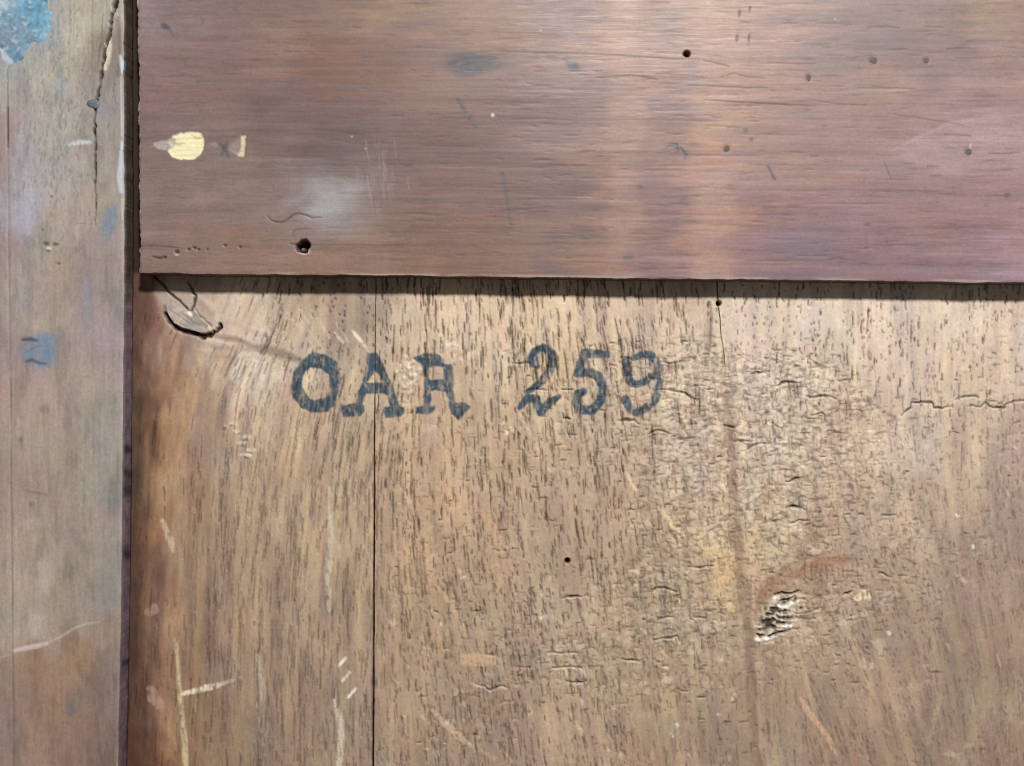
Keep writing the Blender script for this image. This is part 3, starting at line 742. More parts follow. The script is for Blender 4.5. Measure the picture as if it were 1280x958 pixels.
inkline(B_([(645, 158), (720, 160), (800, 166)]), [50, 46, 36]); inkline(B_([(648, 150), (622, 215), (600, 280)]), [44, 44, 44])
inkline(B_([(596, 285), (665, 272), (730, 298), (755, 370), (742, 450), (695, 505), (620, 506), (594, 462), (604, 405), (640, 392)]), [40, 50, 50, 46, 50, 50, 48, 50, 48, 36])
inkline(B_([(945, 186), (1000, 164), (1050, 166), (1082, 205)]), [34, 38, 44, 44]); inkline(B_([(1084, 205), (1102, 250), (1088, 292), (1050, 306)]), [44, 44, 44, 30])
inkline(B_([(904, 205), (904, 275), (925, 335), (965, 350), (1020, 330), (1052, 296)]), [46, 46, 42, 36, 40, 34])
inkline(B_([(1108, 328), (1096, 395), (1076, 445), (1025, 492), (965, 522), (922, 500), (892, 438)]), [40, 42, 44, 44, 46, 44, 46])
wear = gn(P.shape, .75, 3.2, 555); wear2 = gn(P.shape, 3.5, 4.5, 556)
loss = sstep(1.1, 2.3, .85 * wear + .3 * wear2 + np.clip(craze, 0, 1.2) * .7 + .2 * sstep(770, 800, P.X))
P.ink *= np.clip(.95 - .7 * loss + .05 * wear2, 0, 1)
P.ink *= np.clip(1 + .10 * RAG, .6, 1.05) * (1 - .3 * sstep(.6, 1.8, RAG2))
# a faint run of ink on the grain right of the R
s, m = P.line(A_([(878, 545), (880, 600), (882, 650)]), [.9, 1.4, .8], 1.2); P.ink[s] = np.maximum(P.ink[s], m * .5)

s, m = P.poly([(196, 356), (212, 356), (230, 352), (244, 366), (252, 392), (272, 404), (268, 416), (240, 420), (216, 412), (204, 396), (198, 376)], 10, IW); P.tint(s, m, (184, 168, 154), .7); P.dirt[s] *= 1 - .7 * m
# cracks round the knot (the knot itself is a piece of its own)
for pts, w in (([(192, 345), (206, 358), (216, 370), (224, 376), (234, 386)], [2, 3, 3.4, 2.6, 2]), ([(234, 352), (240, 362), (245, 370), (243, 380), (240, 386), (238, 392)], [2, 3, 3.4, 4, 3, 2])):
    crack(pts, w, .6, .92, False)
crack([(206, 392), (210, 398), (214, 404), (220, 410), (230, 414), (244, 417), (254, 421), (262, 419), (267, 415), (272, 412), (275, 406)], [4, 5.5, 7.5, 7.5, 6.5, 6.5, 8.5, 7.5, 5.5, 4.6, 4], 1.4, 1.0, False)
s, m = P.line([(206, 384), (208, 394)], [5, 7], 3); P.carve(s, m, .2, .55)
crack([(244, 386), (250, 396), (258, 403), (264, 408)], [1.5, 2.0, 2.0, 2], .35, .6, False)
crack([(232, 385), (236, 390), (240, 386)], [2, 2.4, 1.6], .35, .8, False)
fleck([(262, 410), (266, 413)], [4, 6], (214, 200, 160), .9, .2)

panel = thing("plank_panel", "weathered pale brown oak panel of glued boards stencilled with a dark blue number", "panel", 640, 960, 0)
ylist = [(-260, 330, 12), (330, 975, 1.2), (975, 1240, 5)]
yy = spaced(ylist)
def edge_noise(seed, amp):
    r = np.random.default_rng(seed)
    n = np.convolve(r.standard_normal(len(yy)), np.ones(7) / 7 ** .5, 'same') * .5 + np.convolve(r.standard_normal(len(yy)), np.ones(41) / 41 ** .5, 'same') * .5
    return n * amp
gapc = np.interp(yy, [-260, 350, 470, 700, 958, 1240], [471, 470, 468.6, 467.6, 466.4, 465])
gapw = np.interp(yy, [-260, 350, 420, 470, 560, 700, 958, 1240], [.9, .9, 1.0, 1.3, 2.2, 2.6, 2.9, 3.0])
g0 = gapc - gapw / 2 + edge_noise(3, .22); g1 = gapc + gapw / 2 + edge_noise(4, .22)
jc = np.interp(yy, jy, jx); jw = np.interp(yy, [-260, 350, 445, 470, 1240], [1.8, 1.8, .9, .03, .03])
jn = edge_noise(5, .5)
h0 = jc - jw / 2 + jn; h1 = jc + jw / 2 + jn
def board(xl, xr, cols, name, label, seed):
    u = spaced(cols); u = (u - u[0]) / (u[-1] - u[0])
    X = xl[:, None] + (xr - xl)[:, None] * u[None]
    Y = np.repeat(yy[:, None], len(u), 1)
    return sheet(name, P, X, Y, 0.0, 0.010, (88, 66, 50), M_OAK, panel, label=label, seed=seed, gain=1.0, deep=True)
one = np.ones(len(yy))
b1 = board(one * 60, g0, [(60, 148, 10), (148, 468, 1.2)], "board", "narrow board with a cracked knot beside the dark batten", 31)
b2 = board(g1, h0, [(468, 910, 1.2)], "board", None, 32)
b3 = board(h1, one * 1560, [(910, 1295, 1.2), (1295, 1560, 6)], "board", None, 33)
# grey knot, cracked loose, set into the first board
KX, KY = polar([(212, 372), (222, 379), (232, 388), (244, 390), (252, 400), (262, 409), (264, 413), (256, 417), (244, 414), (230, 410), (218, 404), (211, 394), (208, 382)], 22, 90, .35, 8)
K = Raster(190, 350, 290, 440, 9)
K.field([(214, 378, (178, 160, 148)), (226, 386, (186, 174, 164)), (222, 396, (186, 172, 162)), (236, 402, (164, 156, 148)), (250, 408, (146, 142, 136)), (244, 396, (152, 144, 136)), (258, 413, (150, 138, 122))], 8, K.n(5, 5) * 3, K.n(5, 5) * 3)
K.col *= (1 + .10 * K.n(4, 2) + .06 * K.n(1.2, 1))[..., None]
for pts, w in (([(210, 386), (222, 394), (236, 404)], 1.0), ([(226, 390), (238, 400), (250, 410)], 1.2), ([(216, 398), (232, 408)], .9)):
    s, m = K.line(pts, w, 1.2); K.carve(s, m, .1, .4)
K.height += .05 * K.n(5, 4) - .006 * np.hypot(K.X - 235, K.Y - 396)
s, m = K.line([(236, 391), (239, 394)], 3.5, 2); K.tint(s, m, (250, 246, 238), .85)
sheet("knot", K, KX, KY, 0.0, 0.0012, (120, 108, 98), M_OAK, b1, wrap=True, lift=0.00016, label="small grey cracked knot", seed=41)

#====STILE====
# ------------------------------------------------------------------ the upright batten on the left
T = Raster(-140, -60, 175, 1020, 2)
rngt = np.random.default_rng(5)
T.field([
    (-60, 60, (150, 158, 164)), (20, 110, (168, 166, 164)), (60, 90, (184, 182, 170)), (100, 40, (192, 190, 178)), (130, 20, (178, 174, 164)), (80, 150, (176, 176, 172)), (142, 60, (140, 130, 122)), (144, 120, (150, 146, 144)),
    (5, 180, (164, 150, 150)), (30, 200, (172, 172, 182)), (28, 260, (176, 178, 190)), (70, 210, (168, 168, 166)), (110, 200, (170, 164, 158)), (140, 190, (160, 152, 148)), (60, 290, (172, 164, 156)), (100, 260, (170, 162, 154)), (5, 300, (160, 148, 150)),
    (30, 340, (168, 162, 158)), (70, 350, (166, 156, 146)), (110, 350, (152, 144, 144)), (140, 330, (158, 150, 148)), (60, 400, (170, 162, 152)), (105, 400, (154, 146, 146)), (140, 420, (156, 150, 152)), (5, 440, (158, 146, 144)), (30, 460, (168, 152, 148)),
    (90, 470, (166, 156, 148)), (50, 510, (168, 156, 148)), (110, 520, (160, 154, 146)), (142, 540, (154, 152, 150)), (40, 580, (164, 152, 144)), (85, 580, (158, 150, 140)), (120, 600, (156, 152, 146)), (146, 620, (142, 142, 142)), (5, 600, (156, 144, 138)),
    (40, 660, (164, 152, 144)), (80, 660, (158, 148, 140)), (120, 660, (156, 148, 142)), (40, 730, (168, 158, 150)), (90, 720, (156, 148, 138)), (140, 730, (144, 144, 142)), (30, 790, (172, 162, 154)), (80, 770, (160, 152, 142)), (5, 780, (152, 148, 140)),
    (40, 840, (150, 128, 112)), (90, 830, (150, 130, 112)), (125, 800, (152, 140, 130)), (142, 830, (140, 128, 122)), (5, 850, (140, 126, 118)), (60, 890, (148, 126, 112)), (115, 880, (132, 118, 112)), (142, 890, (136, 122, 118)), (40, 940, (150, 130, 118)), (90, 940, (144, 124, 112)), (130, 940, (126, 110, 106)), (5, 930, (140, 126, 122)),
], 16, T.n(10, 24) * 5, T.n(10, 24) * 9)
T.richer(1.14, (.95, .90, .865))
T.col *= (1 - .16 * sstep(.2, 1.8, T.n(5, 16) + .6 * T.n(2, 5)))[..., None]
tone = 1 + .028 * T.n(.9, 14) + .025 * T.n(4, 40) + .02 * T.n(8, 8) + .032 * T.n(1.2, 1.8)
T.col *= np.clip(tone, .6, 1.4)[..., None]
hu = T.n(7, 9) * .012
T.col *= np.stack([1 + hu, 1 - hu * .5, 1 + T.n(9, 12) * .02], -1)
T.height += .03 * T.n(10, 30) + .012 * T.n(1.0, 14)
# saw marks slanting up to the right, strongest low down
sl = T.X * .42 + T.Y
saw = np.sin((sl + 3 * T.n(6, 6)) * 2 * math.pi / 5.2) * np.clip(T.n(9, 9) * .5 + .3, 0, 1) * sstep(420, 640, T.Y)
T.height += .012 * saw; T.col *= (1 + .022 * saw)[..., None]
for _ in range(560):
    x = rngt.normal(70, 24); y = rngt.uniform(10, 330)
    if rngt.random() > math.exp(-((y - 140) / 120) ** 2) or not 10 < x < 145: continue
    L = 5 * rngt.lognormal(0, .4); a = math.radians(-14 + rngt.normal(0, 9))
    s, m = T.line([(x - math.sin(a) * L / 2, y - math.cos(a) * L / 2), (x + math.sin(a) * L / 2, y + math.cos(a) * L / 2)], [.9, 1.5], 1.0)
    T.carve(s, m, .12, rngt.uniform(.15, .42))
for _ in range(240):
    x = rngt.uniform(15, 150); y = rngt.uniform(-20, 960); L = 7 * rngt.lognormal(0, .6)
    s, m = T.line([(x, y), (x + rngt.normal(0, 1), y + L)], [.6, 1.1], 1.0); T.carve(s, m, .06, rngt.uniform(.06, .25))
for k in range(7):
    x = 60 + k * 12 + rngt.normal(0, 3); s, m = T.line([(x, -20), (x - 1, 20 + 30 * rngt.random()), (x - 2, 60 + 60 * rngt.random())], [.8, 1.0, .5], 1); T.carve(s, m, .1, .35)
# scribed line down the left
s, m = T.line([(8, -60), (9, 120), (11, 330), (13, 470), (14, 640), (15.5, 800), (17, 1020)], 1.3, 1.2); T.carve(s, m * np.clip(.75 + .3 * T.n(2, 12)[s], .2, 1), .35, .5)
s, m = T.line([(9, 135), (9.5, 185)], [2.2, 1.6], 1.2); T.carve(s, m, .4, .85)
# split along the right side
def tcrack(pts, w, depth=.9, dark=1.0):
    q = [pts[0]]; 
    for a, b in zip(pts[:-1], pts[1:]):
        for t in (.25, .5, .75, 1.0):
            q.append((a[0] + (b[0] - a[0]) * t + rngt.normal(0, .55), a[1] + (b[1] - a[1]) * t))
    w = np.interp(np.linspace(0, 1, len(q)), np.linspace(0, 1, np.size(w)), np.atleast_1d(w)) * rngt.uniform(.3, 1.1, len(q)); pts = q
    s, m = T.line(pts, w, .9); T.carve(s, m, depth, dark)
tcrack([(150, -60), (146, -10), (143, 6), (140, 18), (138, 30), (136, 44), (132, 58), (129, 76), (126, 96), (122, 116), (120, 128)], [3, 4, 6.5, 4.6, 4.6, 3.4, 4, 4.6, 3.6, 3.2, 4], 1.6)
tcrack([(119, 136), (117.5, 150), (118, 165), (119, 178), (118.5, 195), (119.5, 215), (118.5, 232), (119, 258), (118, 282)], [3.6, 2.8, 3.8, 2.4, 3.2, 2.2, 3.0, 1.7, .9], 1.0, 1.0)
tcrack([(146, 2), (143, 14), (147, 8)], [2, 3, 1], .5, .8)
for _ in range(16):
    x = rngt.uniform(124, 150); y = rngt.uniform(-10, 120); L = rngt.uniform(8, 30); tcrack([(x, y), (x - L * .12, y + L)], [1.0, .5], .2, rngt.uniform(.3, .8))
s, m = T.poly([(141, 24), (148, 22), (150, 70), (146, 96), (136, 104), (130, 112), (131, 90), (137, 60)], 5); T.tint(s, m, (138, 128, 120), .6); T.height[s] -= m * .35
s, m = T.poly([(131, 54), (138, 47), (139, 60), (137, 74), (133, 88), (128, 90), (131, 74)], 1.6); T.tint(s, m, (216, 206, 188), .9); T.height[s] += m * .25
tcrack([(137, 49), (134, 52), (132, 58)], [2, 2, 1], .4, .7)
s, m = T.poly([(139, 0), (146, 0), (143, 14), (140, 20)], 2); T.tint(s, m, (198, 188, 172), .7)
for pts, w, c in (([(150, 70), (152, 80), (153, 92)], [4, 6, 3], (208, 222, 232)), ([(151, 190), (151, 206), (149, 222), (151, 240)], [4, 6, 7, 5], (196, 206, 220)), ([(152, 178), (152, 186)], [3, 4], (206, 212, 220)), ([(151, 96), (152, 170)], [2, 2], (190, 192, 194)), ([(152, 250), (153, 275)], [3, 2], (184, 180, 182))):
    s, m = T.line(pts, w, 1.6); T.tint(s, m, c, .75); T.height[s] += m * .08
for pts in ([(121, 126), (124, 118), (128, 108)],):
    s, m = T.line(pts, [8, 6, 3], 4); T.tint(s, m, (120, 124, 130), .5)
s, m = T.ell(128, 140, 9, 14, 0, .8); T.tint(s, m, (146, 150, 158), .45)
# paint marks and stains
def tst(cx, cy, rx, ry, c, a, ang=0, soft=.6, nz=.25):
    s, m = T.ell(cx, cy, rx, ry, ang, soft)
    T.tint(s, np.clip(m * (1 + nz * gn(m.shape, 1.5, 3, int(cx * 7 + cy))), 0, 1), c, a)
tst(137, 278, 8, 22, (122, 136, 152), .85, 10); tst(141, 266, 5, 10, (124, 140, 158), .5); tcrack([(136, 300), (139, 290), (143, 284)], [1, 1.5, .8], .1, .35)
tst(50, 440, 20, 20, (116, 134, 156), .9, 0, .5, .3); tst(56, 422, 13, 8, (128, 142, 160), .6); tst(56, 436, 12, 18, (112, 134, 160), .5)
s, m = T.line([(28, 425), (38, 424), (47, 426)], [3, 6, 2], 2.5); T.tint(s, m, (66, 70, 82), .85)
s, m = T.line([(33, 452), (40, 450), (48, 454), (58, 455)], [4, 5, 3, 2], 2.5); T.tint(s, m, (76, 84, 98), .85)
s, m = T.line([(32, 441), (45, 434), (52, 432)], [1, 2, 1], 1.6); T.tint(s, m, (88, 96, 112), .6)
tst(33, 381, 6, 6, (126, 132, 136), .7); tst(110, 375, 7, 26, (136, 138, 148), .55); tst(92, 884, 6, 8, (104, 108, 114), .85, 0, .4, .5); tst(88, 893, 3, 3, (110, 104, 102), .7)
tst(56, 512, 6, 5, (122, 114, 110), .7); s, m = T.line([(30, 613), (44, 616), (58, 618)], [2, 4, 2], 3); T.tint(s, m, (122, 108, 106), .7); tst(39, 631, 3, 4, (120, 104, 104), .7)
tst(26, 550, 3, 4, (110, 104, 104), .7); tst(75, 105, 9, 12, (150, 162, 178), .5); tst(128, 172, 18, 5, (132, 132, 132), .4); tst(92, 172, 14, 5, (142, 142, 136), .5)
s, m = T.line([(86, 181), (98, 178), (112, 178)], [3, 6, 4], 3); T.tint(s, m, (204, 214, 218), .8)
for x, y, w in ((57, 305, 4), (69, 306, 4), (60, 314, 3), (73, 330, 2.4), (53, 288, 1.8), (64, 246, 2)): s, m = T.ell(x, y, w, w * .6); T.carve(s, m, .25, .55)
tst(61, 311, 3, 2, (226, 214, 194), .9); tst(40, 655, 9, 7, (184, 172, 164), .45, -20); tst(54, 710, 8, 9, (184, 172, 162), .5, -30); tst(56, 728, 10, 12, (180, 170, 162), .45); tst(45, 780, 9, 14, (186, 176, 168), .5)
s, m = T.line([(96, 284), (97, 294), (94, 306)], [4, 7, 3], 3); T.tint(s, m, (190, 176, 160), .5); tcrack([(96, 280), (108, 280)], [.8, .8], .1, .35)
tst(30, 30, 48, 60, (140, 158, 172), .45, 20, .6); tst(60, 44, 12, 16, (150, 164, 174), .5)
# edge of an old paper strip: pale worn line, the wood browner below it
s, m = T.line([(17, 814), (30, 811), (46, 808), (58, 805)], [4, 6, 6, 4], 2.2); T.tint(s, m, (206, 192, 186), .75); T.height[s] += m * .06
s, m = T.line([(58, 804), (75, 797), (92, 786), (108, 780), (124, 778)], [2.5, 3, 3, 2.5, 1.5], 2.2); T.tint(s, m, (188, 176, 168), .6)
s, m = T.line([(-140, 846), (0, 822), (17, 817)], [2.5, 2.5, 2], 2.0); T.tint(s, m, (178, 168, 160), .6)
edge = np.interp(T.X, [-140, 0, 58, 92, 124, 175], [846, 822, 806, 788, 778, 770])
T.height -= .05 * sstep(-1.5, 1.5, T.Y - edge)
s, m = T.line([(141, 870), (140, 900), (141, 1020)], [1, 1.6, 1.6], 1.4); T.tint(s, m, (112, 100, 98), .5); T.height[s] -= m * .1
# worn arris
xe = np.interp(T.Y, [-60, 0, 240, 480, 720, 958, 1020], [154, 154, 155, 153.3, 151, 146.6, 145.5])
ar = np.exp(-((xe - T.X) / 2.2) ** 2) * np.clip(.55 + .5 * T.n(2, 14), 0, 1) * (1 - sstep(300, 420, T.Y) * .5)
T.tint((slice(None), slice(None)), ar, (186, 178, 172), .4)
T.height -= .35 * np.exp(-(np.clip(xe - T.X, 0, 99) / 1.8) ** 2)

stile = thing("vertical_batten", "grey worn vertical batten with blue scrap, split edge and nail, left of the panel", "batten", 80, 960, RAISE)
ty = spaced([(-260, -8, 5), (-8, 966, 1.2), (966, 1240, 5)])
tx = spaced([(-280, -8, 5), (-8, 154, 1.2)])
rr = np.random.default_rng(21)
rough = np.convolve(rr.standard_normal(len(ty)), np.ones(11) / 11 ** .5, 'same') * .35
TXr = np.interp(ty, [-260, 0, 240, 480, 720, 958, 1240], [154, 154, 155, 153.3, 151, 146.6, 141]) + rough * np.interp(ty, [0, 300, 400, 1240], [1.3, 1.0, .5, .5])
u = (tx - tx[0]) / (tx[-1] - tx[0])
X = -280 + (TXr + 280)[:, None] * u[None]
Y = np.repeat(ty[:, None], len(tx), 1)
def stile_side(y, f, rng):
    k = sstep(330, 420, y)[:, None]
    c = lin((66, 54, 47)) * (1 - k) + lin((104, 88, 98)) * k  # darker upper part paints in the shade of the gap beside the rail
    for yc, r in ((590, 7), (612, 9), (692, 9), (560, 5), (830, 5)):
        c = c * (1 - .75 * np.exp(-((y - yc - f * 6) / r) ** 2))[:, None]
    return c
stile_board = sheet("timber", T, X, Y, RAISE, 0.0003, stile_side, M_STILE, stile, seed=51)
round_head("nail", 117, 130, 7.4, 6.2, RAISE + 0.00002, .28, M_IRON, stile, 61, "blue-grey nail head in the split")
# torn scrap of blue paper
B = Raster(-60, -40, 90, 110, 3)
B.field([(10, 20, (112, 164, 190)), (40, 20, (104, 172, 206)), (55, 30, (110, 180, 214)), (30, 40, (128, 164, 190)), (10, 45, (130, 156, 182)), (20, 65, (104, 152, 182)), (2, 10, (182, 208, 220)), (48, 8, (96, 160, 194)), (-20, 20, (112, 160, 186)), (60, 40, (138, 190, 216))], 7, B.n(4, 4) * 3, B.n(4, 4) * 3)
sp = B.n(.9, .9); B.col *= (1 + .10 * B.n(2, 2) + .07 * sp)[..., None]
k_ = sstep(1.2, 2.6, B.n(1.6, 1.2) + .7 * B.n(6, 6)); B.tint((slice(None), slice(None)), k_, (196, 220, 230), .6)
B.richer(.8, (.86, .86, .86))
B.height += .018 * B.n(3, 3) + .008 * sp
s, m = B.poly([(-90, -60), (20, -60), (61, -60), (59, -4), (61, 10), (65, 26), (62, 38), (56, 46), (48, 52), (36, 58), (30, 68), (26, 76), (18, 80), (10, 82), (4, 76), (-4, 66), (-20, 62), (-90, 50)], 9, (B.n(3, 3) * 1.6 + B.n(1.2, 1.2) * .9, B.n(3, 3) * 1.6 + B.n(1.2, 1.2) * .9))
rim = np.zeros(B.shape, np.float32); rim[s] = m
B.height += -.20 + .30 * sstep(.2, .75, rim)
s, m = B.poly([(-14, 58), (-3, 58), (4, 62), (10, 70), (17, 77), (18, 86), (8, 86), (0, 80), (-14, 76)], 2.5); B.tint(s, m, (196, 204, 210), .8)
BX, BY = np.meshgrid(spaced([(-58, -8, 3), (-8, 84, .9)]), spaced([(-38, -8, 3), (-8, 104, .9)]))
sheet("paper_scrap", B, BX, BY, RAISE, 0.0006 - RAISE, (120, 150, 168), M_PAPER, stile, label="torn scrap of faded blue paper", seed=71)

#====RAIL====
# ------------------------------------------------------------------ the horizontal batten across the top
R = Raster(150, -60, 1400, 380, 6)
rngr = np.random.default_rng(8)
R.field([
    (182, 20, (172, 164, 166)), (200, 40, (162, 152, 154)), (230, 20, (152, 142, 144)), (190, 90, (156, 142, 140)), (230, 110, (150, 134, 130)), (200, 150, (150, 136, 136)), (280, 50, (146, 130, 130)), (280, 120, (146, 128, 126)), (200, 210, (156, 144, 140)), (260, 230, (158, 148, 144)), (190, 270, (158, 146, 144)), (240, 290, (156, 142, 136)), (200, 325, (158, 144, 138)), (300, 235, (160, 152, 148)), (300, 325, (160, 142, 130)),
    (350, 20, (142, 126, 122)), (340, 54, (166, 148, 140)), (400, 90, (152, 126, 112)), (460, 85, (150, 124, 114)), (340, 130, (132, 116, 116)), (400, 150, (126, 110, 110)), (460, 150, (134, 116, 116)), (350, 190, (142, 128, 124)), (420, 180, (130, 120, 120)), (480, 4, (176, 158, 134)), (430, 25, (152, 134, 126)), (520, 40, (148, 130, 126)), (340, 215, (156, 142, 136)), (520, 180, (138, 118, 114)), (480, 210, (152, 140, 138)),
    (345, 260, (160, 146, 140)), (395, 250, (184, 182, 184)), (420, 245, (178, 178, 180)), (430, 275, (170, 168, 168)), (380, 230, (164, 160, 160)), (460, 262, (158, 146, 142)), (500, 280, (146, 128, 122)), (440, 300, (162, 140, 122)), (520, 306, (154, 130, 112)), (600, 300, (158, 132, 116)), (560, 260, (138, 120, 114)), (500, 240, (148, 132, 126)), (560, 325, (146, 126, 118)), (620, 325, (150, 132, 124)), (400, 330, (160, 142, 128)), (480, 330, (160, 142, 132)),
    (560, 10, (160, 140, 126)), (590, 30, (166, 142, 124)), (620, 60, (162, 138, 122)), (560, 110, (152, 130, 120)), (610, 110, (144, 122, 114)), (560, 150, (142, 122, 116)), (620, 160, (140, 118, 112)), (600, 215, (140, 118, 112)), (540, 215, (150, 128, 122)), (620, 250, (132, 114, 112)), (610, 275, (140, 118, 110)),
    (670, 30, (158, 142, 138)), (720, 20, (156, 140, 138)), (700, 60, (166, 146, 140)), (680, 110, (152, 132, 128)), (740, 130, (148, 130, 130)), (680, 150, (142, 124, 120)), (700, 200, (140, 120, 116)), (680, 240, (138, 120, 120)), (720, 255, (130, 114, 116)), (670, 300, (156, 136, 124)), (740, 305, (164, 142, 126)), (700, 332, (132, 118, 122)), (800, 330, (140, 124, 128)), (750, 170, (150, 132, 126)), (745, 210, (152, 130, 122)),
    (780, 20, (196, 172, 152)), (775, 60, (192, 164, 146)), (780, 110, (188, 158, 144)), (772, 140, (176, 148, 138)), (778, 200, (178, 150, 136)), (770, 235, (180, 152, 136)), (762, 275, (168, 142, 132)), (776, 300, (180, 152, 136)), (820, 40, (168, 152, 148)), (830, 90, (176, 154, 146)), (820, 130, (152, 134, 136)), (800, 160, (160, 140, 134)), (830, 210, (154, 134, 130)), (820, 260, (140, 122, 122)), (845, 290, (150, 130, 132)), (850, 175, (176, 158, 148)), (850, 230, (146, 128, 130)),
    (890, 15, (200, 178, 156)), (900, 50, (196, 170, 154)), (890, 100, (190, 164, 152)), (895, 150, (210, 182, 160)), (893, 175, (208, 180, 158)), (893, 215, (190, 160, 146)), (890, 250, (186, 156, 146)), (895, 285, (204, 176, 156)), (890, 310, (190, 160, 148)), (860, 330, (166, 146, 146)), (930, 330, (168, 146, 150)), (935, 20, (198, 174, 158)), (940, 90, (188, 166, 156)), (935, 140, (186, 164, 156)), (940, 200, (170, 148, 146)), (935, 250, (166, 142, 140)), (940, 290, (164, 140, 142)),
    (980, 10, (190, 170, 160)), (985, 60, (188, 162, 156)), (1050, 30, (164, 150, 148)), (1000, 110, (182, 160, 152)), (1060, 80, (168, 156, 154)), (1100, 115, (184, 166, 156)), (1120, 50, (158, 148, 150)), (1170, 30, (168, 156, 152)), (1225, 6, (196, 182, 164)), (1210, 50, (158, 150, 150)), (1250, 40, (184, 168, 162)), (1170, 90, (164, 150, 150)), (1250, 80, (190, 172, 168)), (1020, 150, (166, 148, 146)), (1080, 150, (172, 152, 150)), (1150, 130, (186, 164, 160)), (1230, 130, (178, 162, 162)),
    (1000, 190, (178, 154, 148)), (1060, 190, (176, 152, 150)), (1020, 215, (182, 158, 148)), (1110, 200, (178, 158, 158)), (1160, 180, (186, 168, 170)), (1230, 158, (204, 184, 184)), (1265, 170, (200, 180, 182)), (1250, 210, (176, 160, 164)), (1180, 215, (178, 160, 164)), (1000, 235, (160, 144, 144)), (1060, 250, (164, 146, 150)), (1000, 262, (178, 152, 152)), (980, 280, (166, 144, 150)), (1000, 305, (148, 138, 150)), (1020, 320, (150, 134, 142)),
    (1100, 280, (168, 148, 152)), (1180, 270, (168, 148, 152)), (1180, 295, (184, 158, 154)), (1200, 318, (158, 142, 150)), (1270, 295, (186, 162, 164)), (1150, 330, (156, 140, 150)), (1265, 250, (180, 160, 162)), (1270, 335, (190, 174, 184)), (1240, 340, (156, 146, 158)), (1100, 330, (164, 146, 152)),
], 24, R.n(30, 5) * 16 + R.n(14, .9) * 9, R.n(26, 4) * 7 + R.n(60, 1.3) * 9 + R.n(18, .8) * 3)
# the stain has sunk in evenly: pull the patches together, deepen the red
gx, gy = (R.X - 640) / 640, R.Y / 350
base = np.stack([.245 + .055 * gx + .02 * gx * gx, .165 + .045 * gx + .025 * gx * gx, .135 + .050 * gx + .03 * gx * gx], -1)
R.col = R.col * .9 + base * .1
R.col *= (1 - .17 * np.exp(-((R.X - 540) / 230) ** 2 - ((R.Y - 190) / 120) ** 2) * np.clip(1 + .25 * R.n(40, 12), 0, 1.6))[..., None]
R.richer(1.40, (.975, .865, .845))
for x0_, hw, a_ in ((780, 18, .30), (893, 24, .36), (840, 14, -.10), (735, 16, -.10), (960, 20, -.05)):   # upright reflections painted into the colour as paler bands, darker ones beside them
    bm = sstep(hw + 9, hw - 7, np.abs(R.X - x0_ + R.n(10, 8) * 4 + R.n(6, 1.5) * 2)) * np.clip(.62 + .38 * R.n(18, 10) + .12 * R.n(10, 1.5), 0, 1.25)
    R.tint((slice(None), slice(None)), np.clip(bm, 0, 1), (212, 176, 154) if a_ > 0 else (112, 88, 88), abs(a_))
s, m = R.poly([(1108, 192), (1150, 172), (1185, 156), (1230, 148), (1300, 143), (1400, 140), (1400, 225), (1300, 222), (1200, 214), (1140, 206)], 9, (R.n(14, 3) * 5, R.n(14, 3) * 3))
R.tint(s, m, (206, 178, 178), .42)
s, m = R.line([(1112, 190), (1150, 171), (1185, 155), (1232, 147), (1300, 142)], [1, 3, 4, 4, 3], 2.5); R.tint(s, m, (222, 196, 194), .4)
g1n = R.n(34, .6); g2n = R.n(60, 2.6); g3n = R.n(9, .9)
tone = 1 + .030 * R.n(11, 6) + .026 * g1n + .042 * g2n + .022 * g3n + .030 * R.n(2, .9) + .018 * R.n(9, 9)
R.col *= np.clip(tone, .6, 1.5)[..., None]
hu = R.n(14, 3) * .014; hv = R.n(16, 4) * .012
R.col *= np.stack([1 + hu, 1 - hu * .4, 1 + hv], -1)
R.height += .005 * g1n + .004 * g3n + .05 * R.n(50, 18) + .014 * R.n(60, 2.6)
# fine dark growth lines and short checks
for _ in range(950):
    x, y = rngr.uniform(170, 1300), rngr.uniform(-30, 340)
    L = 16 * rngr.lognormal(0, .6) * (1.3 if x > 800 else .9)
    k = rngr.uniform(.08, .34) * (1.2 if x > 800 else .85)
    sl_ = rngr.normal(.01, .02); b = rngr.normal(0, .7)
    s, m = R.line([(x, y), (x + L / 2, y + sl_ * L / 2 + b), (x + L, y + sl_ * L)], [.5, 1.2, .4], 1.0)
    R.carve(s, m, .04 + .06 * k, k)
def rline(pts, w, dark=.5, depth=.05, soft=1.1):
    s, m = R.line(pts, w, soft); R.carve(s, m, depth, dark)
rline([(600, 63), (640, 64.5), (672, 66), (710, 67), (745, 67.5), (770, 69), (800, 71), (830, 73), (850, 74), (880, 75)], [.5, 1, 1.6, 1, 1.2, 2, 1.4, 1.8, 1.4, .8], .55)
rline([(880, 76), (900, 80), (912, 84)], [1, 1.6, 1.4], .55); rline([(745, 97), (770, 96), (788, 94.5), (805, 96), (822, 100)], [.8, 1.8, 2, 1.8, .8], .55)
rline([(860, 107), (890, 108), (930, 110), (960, 110)], [.7, 1.6, 1.8, 1], .5); rline([(880, 125), (910, 127), (945, 129), (985, 131), (1020, 132)], [.6, 1.6, 1.8, 1.4, .6], .6)
rline([(900, 98), (918, 92), (935, 97), (958, 98)], [1, 2, 1.6, .8], .35); rline([(960, 79), (1000, 80), (1020, 80)], [1, 1.2, .6], .45); rline([(1085, 34), (1110, 33), (1125, 35)], [.7, 1.6, .7], .55); rline([(1156, 33), (1180, 34)], [1.2, 1.2], .5)
